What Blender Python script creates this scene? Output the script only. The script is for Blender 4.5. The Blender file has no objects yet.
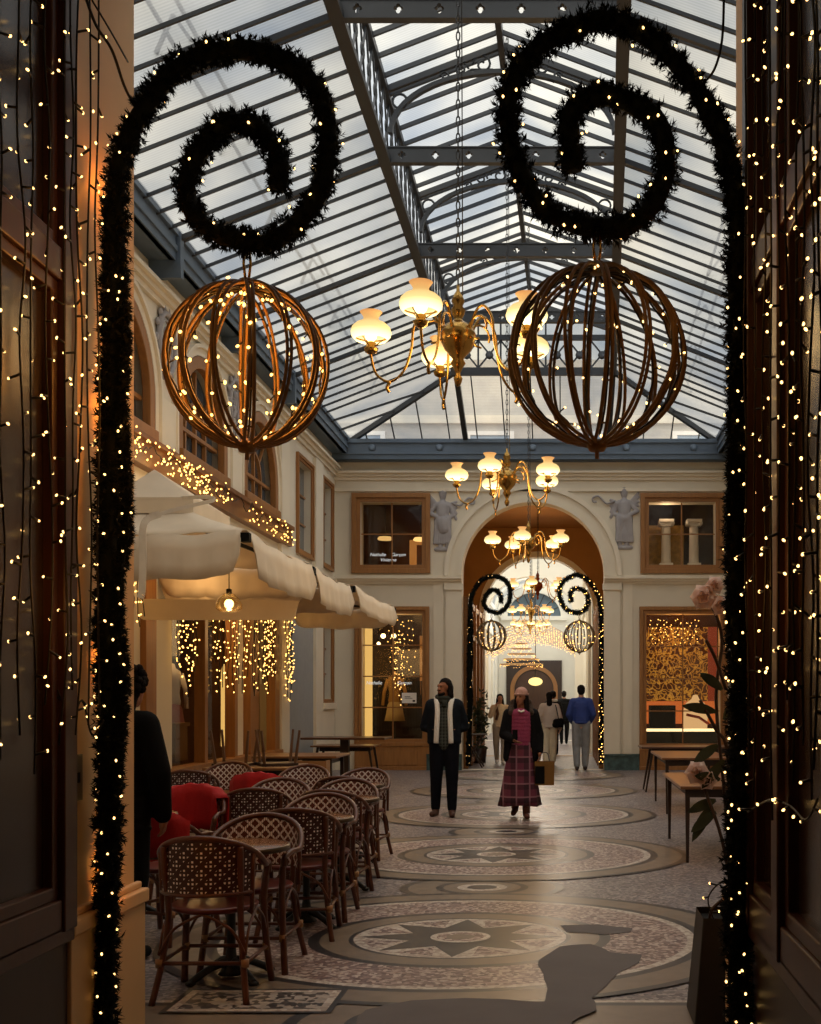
import bpy, bmesh, math, random
from mathutils import Vector, Matrix, noise as mnoise
from mathutils.geometry import delaunay_2d_cdt
random.seed(7)
PI = math.pi
SC = bpy.context.scene
COL = SC.collection
F, VX, VY, EYE = 1150.0, 564.0, 698.0, 1.52
def P(px, py, d):
    return Vector(((px-VX)*d/F, d, EYE-(py-VY)*d/F))
def lin(r, g, b):
    f = lambda v: (v/255/12.92) if v/255 <= .04045 else ((v/255+.055)/1.055)**2.4
    return (f(r), f(g), f(b), 1)

# ------------------------------------------------------------------ materials
def newmat(name):
    m = bpy.data.materials.new(name); m.use_nodes = True
    nt = m.node_tree
    for n in list(nt.nodes): nt.nodes.remove(n)
    out = nt.nodes.new('ShaderNodeOutputMaterial')
    return m, nt, out
def N(nt, t, **kw):
    n = nt.nodes.new(t)
    for k, v in kw.items():
        if k.startswith('i_'):
            n.inputs[k[2:].replace('_', ' ')].default_value = v
        else: setattr(n, k, v)
    return n
def L(nt, a, b): nt.links.new(a, b)
def mat(name, rgb, rough=.55, metal=0, var=.12, scale=6, stretch=(1,1,1), bump=0, bscale=60, spec=.5, emit=None, estr=0, hue=None):
    m, nt, out = newmat(name)
    b = N(nt, 'ShaderNodeBsdfPrincipled'); L(nt, b.outputs[0], out.inputs[0])
    c = lin(*rgb)
    tc = N(nt, 'ShaderNodeTexCoord'); mp = N(nt, 'ShaderNodeMapping'); mp.inputs['Scale'].default_value = stretch
    L(nt, tc.outputs['Object'], mp.inputs[0])
    nz = N(nt, 'ShaderNodeTexNoise'); nz.inputs['Scale'].default_value = scale; nz.inputs['Detail'].default_value = 4
    L(nt, mp.outputs[0], nz.inputs['Vector'])
    mx = N(nt, 'ShaderNodeMix', data_type='RGBA')
    h = lin(*hue) if hue else c
    mx.inputs[6].default_value = tuple(v*(1-var*2) for v in c[:3])+(1,)
    mx.inputs[7].default_value = tuple(min(1, v*(1+var*2)) for v in h[:3])+(1,)
    L(nt, nz.outputs['Fac'], mx.inputs[0]); L(nt, mx.outputs[2], b.inputs['Base Color'])
    b.inputs['Roughness'].default_value = rough; b.inputs['Metallic'].default_value = metal
    b.inputs['Specular IOR Level'].default_value = spec
    if emit:
        b.inputs['Emission Color'].default_value = lin(*emit); b.inputs['Emission Strength'].default_value = estr
    if bump:
        n2 = N(nt, 'ShaderNodeTexNoise'); n2.inputs['Scale'].default_value = bscale; n2.inputs['Detail'].default_value = 3
        L(nt, mp.outputs[0], n2.inputs['Vector'])
        bp = N(nt, 'ShaderNodeBump'); bp.inputs['Strength'].default_value = bump; bp.inputs['Distance'].default_value = .02
        L(nt, n2.outputs['Fac'], bp.inputs['Height']); L(nt, bp.outputs[0], b.inputs['Normal'])
    return m
def emat(name, rgb, s, sampled=False):
    m, nt, out = newmat(name)
    e = N(nt, 'ShaderNodeEmission'); e.inputs[0].default_value = lin(*rgb); e.inputs[1].default_value = s
    L(nt, e.outputs[0], out.inputs[0])
    if not sampled: m.cycles.emission_sampling = 'NONE'
    return m
def speckle(name, cols, scale, rough=.4):
    m, nt, out = newmat(name)
    b = N(nt, 'ShaderNodeBsdfPrincipled'); L(nt, b.outputs[0], out.inputs[0])
    tc = N(nt, 'ShaderNodeTexCoord'); v = N(nt, 'ShaderNodeTexVoronoi'); v.inputs['Scale'].default_value = scale
    L(nt, tc.outputs['Object'], v.inputs['Vector'])
    bw = N(nt, 'ShaderNodeSeparateColor'); L(nt, v.outputs['Color'], bw.inputs[0])
    cr = N(nt, 'ShaderNodeValToRGB'); cr.color_ramp.interpolation = 'CONSTANT'
    els = cr.color_ramp.elements
    els[0].color = lin(*cols[0]); els[1].position = 1/len(cols); els[1].color = lin(*cols[1])
    for i, c in enumerate(cols[2:], 2):
        e = els.new(i/len(cols)); e.color = lin(*c)
    L(nt, bw.outputs[0], cr.inputs[0])
    nz = N(nt, 'ShaderNodeTexNoise'); nz.inputs['Scale'].default_value = 1.3; L(nt, tc.outputs['Object'], nz.inputs['Vector'])
    mx = N(nt, 'ShaderNodeMix', data_type='RGBA', blend_type='MULTIPLY'); mx.inputs[0].default_value = .35
    L(nt, cr.outputs[0], mx.inputs[6]); L(nt, nz.outputs['Fac'], mx.inputs[7])
    L(nt, mx.outputs[2], b.inputs['Base Color']); b.inputs['Roughness'].default_value = rough
    b.inputs['Specular IOR Level'].default_value = .45
    return m
def glass(name, tint, refl=.12, rough=.05, film=0.0, filmcol=(120,130,140)):
    m, nt, out = newmat(name)
    t = N(nt, 'ShaderNodeBsdfTransparent'); t.inputs[0].default_value = lin(*tint)
    g = N(nt, 'ShaderNodeBsdfGlossy'); g.inputs['Roughness'].default_value = rough
    mx = N(nt, 'ShaderNodeMixShader'); 
    fr = N(nt, 'ShaderNodeLayerWeight'); fr.inputs[0].default_value = .35
    mu = N(nt, 'ShaderNodeMath', operation='MULTIPLY_ADD'); mu.inputs[1].default_value = .5; mu.inputs[2].default_value = refl*.4
    L(nt, fr.outputs['Fresnel'], mu.inputs[0]); L(nt, mu.outputs[0], mx.inputs[0])
    L(nt, t.outputs[0], mx.inputs[1]); L(nt, g.outputs[0], mx.inputs[2])
    last = mx
    if film:
        d = N(nt, 'ShaderNodeBsdfDiffuse'); d.inputs[0].default_value = lin(*filmcol)
        m2 = N(nt, 'ShaderNodeMixShader'); m2.inputs[0].default_value = film
        L(nt, mx.outputs[0], m2.inputs[1]); L(nt, d.outputs[0], m2.inputs[2]); last = m2
    L(nt, last.outputs[0], out.inputs[0])
    return m

M = {}
M['cream'] = mat('cream_plaster', (220,211,192), .7, var=.05, scale=1.5, bump=.03, bscale=30)
M['cream_moulding'] = mat('cream_moulding', (226,216,196), .65, var=.04, scale=2)
M['jamb'] = mat('jamb_plaster', (205,170,120), .6, var=.08, scale=2)
M['white_wall'] = mat('white_wall', (232,228,214), .7, var=.04, scale=2)
M['ochre'] = mat('ochre_plaster', (168,124,66), .65, var=.15, scale=1.5)
M['wood'] = mat('golden_oak', (150,102,54), .42, var=.18, scale=4, stretch=(6,6,.7))
M['wood_dark'] = mat('dark_mahogany', (62,32,17), .38, var=.25, scale=4, stretch=(6,6,.6))
M['wood_panel'] = mat('dark_stained_panel', (44,26,17), .4, var=.2, scale=3, stretch=(5,5,.6))
M['table_wood'] = mat('oak_tabletop', (124,82,48), .3, var=.2, scale=3, stretch=(1,8,4))
M['table_dark'] = mat('walnut_tabletop', (78,46,28), .28, var=.2, scale=3, stretch=(1,8,4))
M['leg_dark'] = mat('dark_turned_leg', (46,27,18), .45, var=.15, scale=8)
M['iron'] = mat('painted_iron', (52,56,61), .45, var=.1, scale=5)
M['iron_dark'] = mat('dark_painted_iron', (44,47,51), .5, var=.1, scale=5)
M['gutter'] = mat('blue_grey_gutter', (92,108,126), .5, var=.1, scale=3)
M['black_iron'] = mat('black_cast_iron', (18,17,17), .5, var=.1)
M['brass'] = mat('polished_brass', (172,134,72), .22, 1, var=.12, scale=8)
M['rattan'] = mat('varnished_rattan', (88,46,26), .35, var=.2, scale=25)
M['rattan_red'] = mat('red_brown_lacquer', (96,30,20), .35, var=.15, scale=20)
M['fir'] = mat('fir_needle', (15,20,14), .8, var=.3, scale=30, spec=.2)
M['wire'] = mat('black_cable', (14,13,12), .5, var=.05)
M['canvas'] = mat('cream_canvas', (224,207,182), .8, var=.07, scale=3, bump=.05, bscale=8)
M['canvas_in'] = mat('canvas_underside', (196,150,84), .85, var=.08, scale=3)
M['red_cloth'] = mat('red_blanket', (170,14,16), .85, var=.15, scale=6, bump=.2, bscale=40)
M['marble'] = mat('green_marble', (38,56,58), .25, var=.35, scale=9, hue=(70,92,92))
M['stone'] = mat('grey_stucco_relief', (160,156,158), .7, var=.12, scale=6)
M['hoop'] = mat('brown_willow_hoop', (116,90,58), .6, var=.2, scale=14)
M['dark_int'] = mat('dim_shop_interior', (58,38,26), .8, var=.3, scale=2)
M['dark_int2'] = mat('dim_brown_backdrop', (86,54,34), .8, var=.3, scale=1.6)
M['black'] = mat('matte_black', (10,10,11), .8, spec=.15, var=.05)
M['bulb'] = emat('warm_bulb', (255,200,118), 5)
M['bulb_gold'] = emat('gold_bulb', (255,190,96), 6)
M['bulb_dim'] = emat('soft_bulb', (255,200,120), 2.5)
M['glass_shop'] = glass('shop_glass', (235,228,215), .10)
M['glass_dark'] = glass('dim_window_glass', (150,160,172), .25, film=.25, filmcol=(120,132,146))
M['white_paint'] = mat('white_paint', (236,232,226), .5, var=.03)

def roofglass(name, mixf, tr):
    m, nt, out = newmat(name)
    tc = N(nt, 'ShaderNodeTexCoord')
    nz = N(nt, 'ShaderNodeTexNoise'); nz.inputs['Scale'].default_value = .55; nz.inputs['Detail'].default_value = 3
    L(nt, tc.outputs['Object'], nz.inputs['Vector'])
    cr = N(nt, 'ShaderNodeValToRGB')
    cr.color_ramp.elements[0].position = .34; cr.color_ramp.elements[0].color = tuple(v*tr*.7 for v in lin(210,218,228)[:3])+(1,)
    cr.color_ramp.elements[1].position = .66; cr.color_ramp.elements[1].color = tuple(v*tr for v in lin(255,250,238)[:3])+(1,)
    L(nt, nz.outputs['Fac'], cr.inputs[0])
    wv = N(nt, 'ShaderNodeTexWave'); wv.bands_direction = 'Y'; wv.inputs['Scale'].default_value = 7.7; wv.inputs['Distortion'].default_value = .2
    L(nt, tc.outputs['Object'], wv.inputs['Vector'])
    mr = N(nt, 'ShaderNodeMapRange'); mr.inputs[3].default_value = .86; mr.inputs[4].default_value = 1.0
    L(nt, wv.outputs['Fac'], mr.inputs[0])
    mu = N(nt, 'ShaderNodeMix', data_type='RGBA', blend_type='MULTIPLY'); mu.inputs[0].default_value = 1
    L(nt, cr.outputs[0], mu.inputs[6]); L(nt, mr.outputs[0], mu.inputs[7])
    t = N(nt, 'ShaderNodeBsdfTransparent'); L(nt, mu.outputs[2], t.inputs[0])
    d = N(nt, 'ShaderNodeBsdfTranslucent'); L(nt, mu.outputs[2], d.inputs[0])
    mx = N(nt, 'ShaderNodeMixShader'); mx.inputs[0].default_value = mixf
    L(nt, t.outputs[0], mx.inputs[1]); L(nt, d.outputs[0], mx.inputs[2]); L(nt, mx.outputs[0], out.inputs[0])
    return m
M['roofglass'] = roofglass('wired_roof_glass', .45, .58)
M['lanternglass'] = roofglass('lantern_glass', .4, .86)
M['hipglass'] = roofglass('clear_roof_glass', .12, .98)
def shade_mat():
    m, nt, out = newmat('lit_opal_shade')
    tc = N(nt, 'ShaderNodeTexCoord'); sp = N(nt, 'ShaderNodeSeparateXYZ'); L(nt, tc.outputs['Generated'], sp.inputs[0])
    cr = N(nt, 'ShaderNodeValToRGB')
    e = cr.color_ramp.elements
    e[0].position = 0; e[0].color = tuple(v*2.6 for v in lin(255,236,170)[:3])+(1,)
    e[1].position = 1; e[1].color = tuple(v*.75 for v in lin(250,172,100)[:3])+(1,)
    a = e.new(.3); a.color = tuple(v*1.08 for v in lin(255,226,150)[:3])+(1,)
    a = e.new(.62); a.color = tuple(v*.84 for v in lin(250,205,125)[:3])+(1,)
    L(nt, sp.outputs[2], cr.inputs[0])
    em = N(nt, 'ShaderNodeEmission'); em.inputs[1].default_value = 1.0
    L(nt, cr.outputs[0], em.inputs[0])
    df = N(nt, 'ShaderNodeBsdfDiffuse'); df.inputs[0].default_value = lin(150,130,100)
    ad = N(nt, 'ShaderNodeAddShader'); L(nt, em.outputs[0], ad.inputs[0]); L(nt, df.outputs[0], ad.inputs[1])
    L(nt, ad.outputs[0], out.inputs[0])
    return m
M['shade'] = shade_mat()
def wicker(name, kind):
    # UV driven woven pattern: dots = small white checks in flowers, lattice = white crossed diagonals
    m, nt, out = newmat(name)
    b = N(nt, 'ShaderNodeBsdfPrincipled'); L(nt, b.outputs[0], out.inputs[0]); b.inputs['Roughness'].default_value = .45
    uv = N(nt, 'ShaderNodeUVMap'); sp = N(nt, 'ShaderNodeSeparateXYZ'); L(nt, uv.outputs[0], sp.inputs[0])
    def mth(op, a, c=None):
        n = N(nt, 'ShaderNodeMath', operation=op)
        for i, v in enumerate((a, c)):
            if v is None: continue
            if isinstance(v, (int, float)): n.inputs[i].default_value = v
            else: L(nt, v, n.inputs[i])
        return n.outputs[0]
    u, v = sp.outputs[0], sp.outputs[1]
    s, t = mth('ADD', u, v), mth('SUBTRACT', u, v)
    if kind == 'lattice':
        k = 16.0
        a = mth('GREATER_THAN', mth('ABSOLUTE', mth('SUBTRACT', mth('FRACT', mth('MULTIPLY', s, k)), .5)), .36)
        c = mth('GREATER_THAN', mth('ABSOLUTE', mth('SUBTRACT', mth('FRACT', mth('MULTIPLY', t, k)), .5)), .36)
        f = mth('MAXIMUM', a, c)
        br = mth('GREATER_THAN', mth('FRACT', mth('MULTIPLY', u, 90)), .25)
        f = mth('MULTIPLY', f, br)
    else:
        k = 46.0
        a = mth('GREATER_THAN', mth('FRACT', mth('MULTIPLY', u, k)), .52)
        c = mth('GREATER_THAN', mth('FRACT', mth('MULTIPLY', v, k)), .52)
        f = mth('MULTIPLY', a, c)
        a2 = mth('GREATER_THAN', mth('FRACT', mth('MULTIPLY', s, k/4)), .30)
        c2 = mth('GREATER_THAN', mth('FRACT', mth('MULTIPLY', t, k/4)), .30)
        f = mth('MULTIPLY', f, mth('MULTIPLY', a2, c2))
    mx = N(nt, 'ShaderNodeMix', data_type='RGBA'); mx.inputs[6].default_value = lin(54,14,13) if kind != 'lattice' else lin(92,32,22)
    mx.inputs[7].default_value = lin(244,236,232)
    L(nt, f, mx.inputs[0]); L(nt, mx.outputs[2], b.inputs['Base Color'])
    return m
M['wick_dot'] = wicker('woven_dots', 'dots'); M['wick_lat'] = wicker('woven_lattice', 'lattice')
def plaid(name, base, l1, l2, ks):
    m, nt, out = newmat(name)
    b = N(nt, 'ShaderNodeBsdfPrincipled'); L(nt, b.outputs[0], out.inputs[0]); b.inputs['Roughness'].default_value = .9
    tc = N(nt, 'ShaderNodeTexCoord'); sp = N(nt, 'ShaderNodeSeparateXYZ'); L(nt, tc.outputs['Object'], sp.inputs[0])
    cols = None
    prev = N(nt, 'ShaderNodeRGB'); prev.outputs[0].default_value = lin(*base); prev = prev.outputs[0]
    for ax, k, th, c, op in ((0, ks, .5, l1, .6), (2, ks, .5, l1, .6), (0, ks, .88, l2, .75), (2, ks, .88, l2, .75)):
        mu = N(nt, 'ShaderNodeMath', operation='MULTIPLY_ADD'); mu.inputs[1].default_value = k; mu.inputs[2].default_value = .3
        L(nt, sp.outputs[ax], mu.inputs[0])
        fr = N(nt, 'ShaderNodeMath', operation='FRACT'); L(nt, mu.outputs[0], fr.inputs[0])
        gt = N(nt, 'ShaderNodeMath', operation='GREATER_THAN'); gt.inputs[1].default_value = th; L(nt, fr.outputs[0], gt.inputs[0])
        m2 = N(nt, 'ShaderNodeMath', operation='MULTIPLY'); m2.inputs[1].default_value = op; L(nt, gt.outputs[0], m2.inputs[0])
        mx = N(nt, 'ShaderNodeMix', data_type='RGBA'); mx.inputs[7].default_value = lin(*c)
        L(nt, m2.outputs[0], mx.inputs[0]); L(nt, prev, mx.inputs[6]); prev = mx.outputs[2]
    L(nt, prev, b.inputs['Base Color'])
    return m

# ------------------------------------------------------------------ mesh builder
class MB:
    def __init__(s): s.v = []; s.f = []; s.m = []; s.sm = []; s.uv = {}
    def add(s, vs, fs, mi=0, smooth=False):
        o = len(s.v); s.v += [Vector(p) for p in vs]
        for f in fs: s.f.append([o+i for i in f]); s.m.append(mi); s.sm.append(smooth)
        return o
    def box(s, a, b, mi=0, fn=None):
        x0, y0, z0 = a; x1, y1, z1 = b
        vs = [(x0,y0,z0),(x1,y0,z0),(x1,y1,z0),(x0,y1,z0),(x0,y0,z1),(x1,y0,z1),(x1,y1,z1),(x0,y1,z1)]
        if fn: vs = [fn(*p) for p in vs]
        s.add(vs, [(0,3,2,1),(4,5,6,7),(0,1,5,4),(1,2,6,5),(2,3,7,6),(3,0,4,7)], mi)
    def bar(s, p, q, w, h=None, up=(0,0,1), mi=0, w2=None, h2=None):
        p, q = Vector(p), Vector(q); h = h or w; w2 = w2 or w; h2 = h2 or (h if w2 == w else w2)
        d = (q-p).normalized(); up = Vector(up)
        if abs(d.dot(up)) > .98: up = Vector((0,1,0))
        a = d.cross(up).normalized(); b = a.cross(d)
        vs = [p+a*sx*w/2+b*sy*h/2 for sx, sy in ((-1,-1),(1,-1),(1,1),(-1,1))]+[q+a*sx*w2/2+b*sy*h2/2 for sx, sy in ((-1,-1),(1,-1),(1,1),(-1,1))]
        s.add(vs, [(0,3,2,1),(4,5,6,7),(0,1,5,4),(1,2,6,5),(2,3,7,6),(3,0,4,7)], mi)
    def tube(s, pts, r, n=8, mi=0, closed=False, caps=True):
        pts = [Vector(p) for p in pts]; k = len(pts)
        rs = r if isinstance(r, (list, tuple)) else [r]*k
        ref = None; rings = []
        for i, p in enumerate(pts):
            if closed: t = pts[(i+1) % k]-pts[i-1]
            else: t = pts[min(i+1, k-1)]-pts[max(i-1, 0)]
            t.normalize()
            if ref is None:
                ref = Vector((0,0,1)) if abs(t.z) < .9 else Vector((1,0,0))
            a = t.cross(ref)
            if a.length < 1e-6: a = t.orthogonal()
            a.normalize(); b = a.cross(t).normalized(); ref = b
            rings.append([p+a*rs[i]*math.cos(j*2*PI/n)+b*rs[i]*math.sin(j*2*PI/n) for j in range(n)])
        vs = [v for R in rings for v in R]; fs = []
        for i in range(k if closed else k-1):
            i2 = (i+1) % k
            for j in range(n): fs.append((i*n+j, i*n+(j+1) % n, i2*n+(j+1) % n, i2*n+j))
        if caps and not closed: fs.append(tuple(range(n-1, -1, -1))); fs.append(tuple((k-1)*n+j for j in range(n)))
        s.add(vs, fs, mi, True)
    def lathe(s, prof, c=(0,0,0), n=20, mi=0, cap=True, smooth=True):
        c = Vector(c); vs = []; fs = []; k = len(prof)
        for r, z in prof:
            for j in range(n): vs.append(c+Vector((r*math.cos(2*PI*j/n), r*math.sin(2*PI*j/n), z)))
        for i in range(k-1):
            for j in range(n): fs.append((i*n+j, i*n+(j+1) % n, (i+1)*n+(j+1) % n, (i+1)*n+j))
        if cap: fs.append(tuple(range(n-1, -1, -1))); fs.append(tuple((k-1)*n+j for j in range(n)))
        s.add(vs, fs, mi, smooth)
    def ball(s, c, r, n=10, mi=0):
        c = Vector(c); r3 = r if isinstance(r, (tuple, list)) else (r, r, r); k = max(4, n//2+1); vs = []; fs = []
        for i in range(k+1):
            th = PI*i/k
            for j in range(n):
                ph = 2*PI*j/n
                vs.append(c+Vector((r3[0]*math.sin(th)*math.cos(ph), r3[1]*math.sin(th)*math.sin(ph), r3[2]*math.cos(th))))
        for i in range(k):
            for j in range(n): fs.append((i*n+j, (i+1)*n+j, (i+1)*n+(j+1) % n, i*n+(j+1) % n))
        s.add(vs, fs, mi, True)
    def prism(s, poly, fn, w0, w1, mi=0):
        # poly in (u, v), extruded along w by fn(u, v, w)
        n = len(poly); vs = [fn(u, v, w0) for u, v in poly]+[fn(u, v, w1) for u, v in poly]
        s.add(vs, [tuple(range(n-1, -1, -1)), tuple(range(n, 2*n))]+[(i, (i+1) % n, n+(i+1) % n, n+i) for i in range(n)], mi)
    def strip(s, A, B, fn, w0, w1, mi=0, closed=False):
        # two equally long loops in (u, v) joined and extruded
        n = len(A); vs = [fn(*p, w0) for p in A]+[fn(*p, w0) for p in B]+[fn(*p, w1) for p in A]+[fn(*p, w1) for p in B]; fs = []
        for i in range(n if closed else n-1):
            j = (i+1) % n
            fs += [(i, j, n+j, n+i), (2*n+i, 3*n+i, 3*n+j, 2*n+j), (i, 2*n+i, 2*n+j, j), (n+i, n+j, 3*n+j, 3*n+i)]
        if not closed: fs += [(0, n, 3*n, 2*n), (n-1, 3*n-1, 4*n-1, 2*n-1)]
        s.add(vs, fs, mi)
    def build(s, name, mats, parent=None, world=True, bevel=0, recalc=True):
        me = bpy.data.meshes.new(name)
        off = Vector(parent.matrix_basis.translation) if (parent and world) else Vector()
        if parent and world and parent.parent: off = off+Vector(parent.parent.location)
        me.from_pydata([v-off for v in s.v], [], s.f)
        mats = mats if isinstance(mats, (list, tuple)) else [mats]
        for m in mats: me.materials.append(M[m] if isinstance(m, str) else m)
        me.polygons.foreach_set('material_index', s.m); me.polygons.foreach_set('use_smooth', s.sm)
        if s.uv:
            ul = me.uv_layers.new(name='UVMap')
            for p in me.polygons:
                for li, vi in zip(p.loop_indices, p.vertices):
                    ul.data[li].uv = s.uv.get(vi, (0, 0))
        me.update()
        if recalc:
            bm = bmesh.new(); bm.from_mesh(me); bmesh.ops.recalc_face_normals(bm, faces=bm.faces); bm.to_mesh(me); bm.free()
        o = bpy.data.objects.new(name, me); COL.objects.link(o)
        if parent: o.parent = parent
        if bevel:
            md = o.modifiers.new('bevel', 'BEVEL'); md.width = bevel; md.segments = 2; md.limit_method = 'ANGLE'
        return o
def tag(o, label=None, cat=None, group=None, kind=None):
    for k, v in (('label', label), ('category', cat), ('group', group), ('kind', kind)):
        if v: o[k] = v
    return o
def thing(name, label, cat, loc=(0,0,0), group=None, kind=None):
    o = bpy.data.objects.new(name, None); COL.objects.link(o); o.location = loc; o.empty_display_size = .1
    return tag(o, label, cat, group, kind)
def group_empty(name, parent, loc=(0,0,0)):
    o = bpy.data.objects.new(name, None); COL.objects.link(o); o.location = loc; o.parent = parent; return o
def struct(mb, name, mats, parent=None, **kw):
    o = mb.build(name, mats, parent, **kw)
    if not parent: o['kind'] = 'structure'
    return o
def dup(root, loc, rotz=0, label=None, group=None, scale=None):
    r = root.copy(); COL.objects.link(r); r.location = loc; r.rotation_euler = (0, 0, rotz)
    if scale: r.scale = scale
    if label: r['label'] = label
    if group: r['group'] = group
    for ch in list(root.children):
        c = ch.copy(); COL.objects.link(c); c.parent = r
        for g in list(ch.children):
            d = g.copy(); COL.objects.link(d); d.parent = c
    return r
def catmull(pts, k=6):
    pts = [Vector(p) for p in pts]; out = []
    for i in range(len(pts)-1):
        a, b, c, d = pts[max(i-1, 0)], pts[i], pts[i+1], pts[min(i+2, len(pts)-1)]
        for j in range(k):
            t = j/k
            out.append(.5*((2*b)+(c-a)*t+(2*a-5*b+4*c-d)*t*t+(3*b-a-3*c+d)*t**3))
    out.append(pts[-1]); return out
def along(pts, n):
    pts = [Vector(p) for p in pts]; d = [0]
    for a, b in zip(pts, pts[1:]): d.append(d[-1]+(b-a).length)
    out = []; j = 0
    for i in range(n):
        t = d[-1]*(i+.5)/n
        while j < len(d)-2 and d[j+1] < t: j += 1
        f = (t-d[j])/max(1e-9, d[j+1]-d[j]); out.append(pts[j].lerp(pts[j+1], f))
    return out
def arc(c, r, a0, a1, n=16):
    return [(c[0]+r*math.cos(a0+(a1-a0)*i/n), c[1]+r*math.sin(a0+(a1-a0)*i/n)) for i in range(n+1)]
def archloop(uc, hw, v0, vs, n=20):
    # open loop: bottom left, up, round, down to bottom right
    return [(uc-hw, v0)]+[(uc+hw*math.cos(PI-PI*i/n), vs+hw*math.sin(PI-PI*i/n)) for i in range(n+1)]+[(uc+hw, v0)]
def panel(mb, outer, holes, fn, w0, w1=None, mi=0, reveal=None, mi_r=None):
    # flat wall with holes at w0; hole reveals run back to w0-reveal
    vs = []; es = []
    def loop(L_):
        o = len(vs); n = len(L_); vs.extend(Vector(p) for p in L_); es.extend((o+i, o+(i+1) % n) for i in range(n))
    loop(outer)
    for h in holes: loop(h)
    r = delaunay_2d_cdt(vs, es, [], 0, 1e-6)
    def inside(p, poly):
        c = False; n = len(poly)
        for i in range(n):
            (x1, y1), (x2, y2) = poly[i][:2], poly[(i+1) % n][:2]
            if (y1 > p[1]) != (y2 > p[1]) and p[0] < (x2-x1)*(p[1]-y1)/(y2-y1)+x1: c = not c
        return c
    V2, T = r[0], r[2]; keep = []
    for t in T:
        c = sum((V2[i] for i in t), Vector((0,0)))/len(t)
        if inside(c, outer) and not any(inside(c, h) for h in holes): keep.append(tuple(t))
    mb.add([fn(v[0], v[1], w0) for v in V2], keep, mi)
    if w1 is not None: mb.add([fn(v[0], v[1], w1) for v in V2], keep, mi)
    if reveal:
        for h in holes:
            n = len(h)
            mb.add([fn(u, v, w0) for u, v in h]+[fn(u, v, w0-reveal) for u, v in h], [(i, (i+1) % n, n+(i+1) % n, n+i) for i in range(n)], mi if mi_r is None else mi_r)

# ------------------------------------------------------------------ camera, world, view
cam = bpy.data.cameras.new('camera'); co = bpy.data.objects.new('camera', cam); COL.objects.link(co); SC.camera = co
co.location = (0, 0, EYE); co.rotation_euler = (PI/2, 0, 0)
cam.sensor_fit = 'HORIZONTAL'; cam.sensor_width = 36; cam.lens = F*36/821
cam.shift_x = -(VX-410.5)/821; cam.shift_y = (VY-512)/821; cam.clip_start = .05; cam.clip_end = 300
SC.view_settings.view_transform = 'Standard'; SC.view_settings.look = 'None'; SC.view_settings.exposure = 0; SC.view_settings.gamma = 1
W = bpy.data.worlds.new('sky'); SC.world = W; W.use_nodes = True
nt = W.node_tree; bg = nt.nodes['Background']
tc = N(nt, 'ShaderNodeTexCoord'); nz = N(nt, 'ShaderNodeTexNoise'); nz.inputs['Scale'].default_value = 5; nz.inputs['Detail'].default_value = 5
L(nt, tc.outputs['Generated'], nz.inputs['Vector'])
cr = N(nt, 'ShaderNodeValToRGB'); e = cr.color_ramp.elements
e[0].position = .38; e[0].color = lin(196,204,212); e[1].position = .62; e[1].color = lin(230,224,206)
L(nt, nz.outputs['Fac'], cr.inputs[0]); L(nt, cr.outputs[0], bg.inputs[0]); bg.inputs[1].default_value = 1.4
SC.cycles.sample_clamp_indirect = 2.0; SC.cycles.max_bounces = 8; SC.cycles.transparent_max_bounces = 24
SC.cycles.diffuse_bounces = 4; SC.cycles.glossy_bounces = 3; SC.cycles.caustics_reflective = False; SC.cycles.caustics_refractive = False
def lamp(kind, name, loc, power, col, size=.2, rot=None, **kw):
    l = bpy.data.lights.new(name, kind); l.energy = power; l.color = lin(*col)[:3]
    if kind == 'SUN': l.angle = size
    elif kind == 'AREA': l.size = size
    else: l.shadow_soft_size = size
    for k, v in kw.items(): setattr(l, k, v)
    o = bpy.data.objects.new(name, l); COL.objects.link(o); o.location = loc
    if rot: o.rotation_euler = rot
    return o
lamp('SUN', 'overcast_daylight', (0,12,20), 5.6, (238,236,236), 2.2, (math.radians(8), math.radians(10), 0))

# ------------------------------------------------------------------ room dimensions
XL, XR, YE, YN = -4.84, 3.53, 24.3, 5.08      # gallery side walls, far end wall, near portal wall
AX = -.655                                    # axis of the far arch
ZG, ZW = 6.83, 6.53                           # gutter top, wall top
PL, PR = -1.9, .76                            # portal reveals
mL = lambda u, v, w: (XL+w, u, v)             # left wall: u along depth, w out into the room
mE = lambda u, v, w: (u, YE-w, v)             # end wall
# ------------------------------------------------------------------ floor mosaic (one surface, pattern inlaid)
M['f_grey'] = speckle('grey_mosaic', [(140,132,134),(92,84,88),(170,160,156),(112,104,108),(132,120,120)], 44)
M['f_pink'] = speckle('pink_mosaic', [(178,156,148),(108,84,82),(200,184,174),(146,120,114),(130,106,104)], 44)
M['f_dark'] = mat('dark_slate_inlay', (42,39,42), .35, var=.15, scale=12)
M['f_khaki'] = mat('ochre_stone_inlay', (118,103,88), .38, var=.15, scale=9)
M['f_light'] = speckle('pale_mosaic', [(206,196,184),(188,174,162),(214,206,196),(176,160,150)], 40)
M['f_panel'] = speckle('scroll_mosaic', [(60,54,56),(170,160,150),(84,76,74),(188,178,168)], 30)
M['f_patch'] = mat('concrete_patch', (92,86,86), .75, var=.12, scale=3)
FM = ['f_grey', 'f_pink', 'f_dark', 'f_khaki', 'f_light', 'f_panel', 'f_patch']
fl = MB()
def fquad(x0, y0, x1, y1, z, mi): fl.add([(x0,y0,z),(x1,y0,z),(x1,y1,z),(x0,y1,z)], [(0,1,2,3)], mi)
FSY = .88
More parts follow.
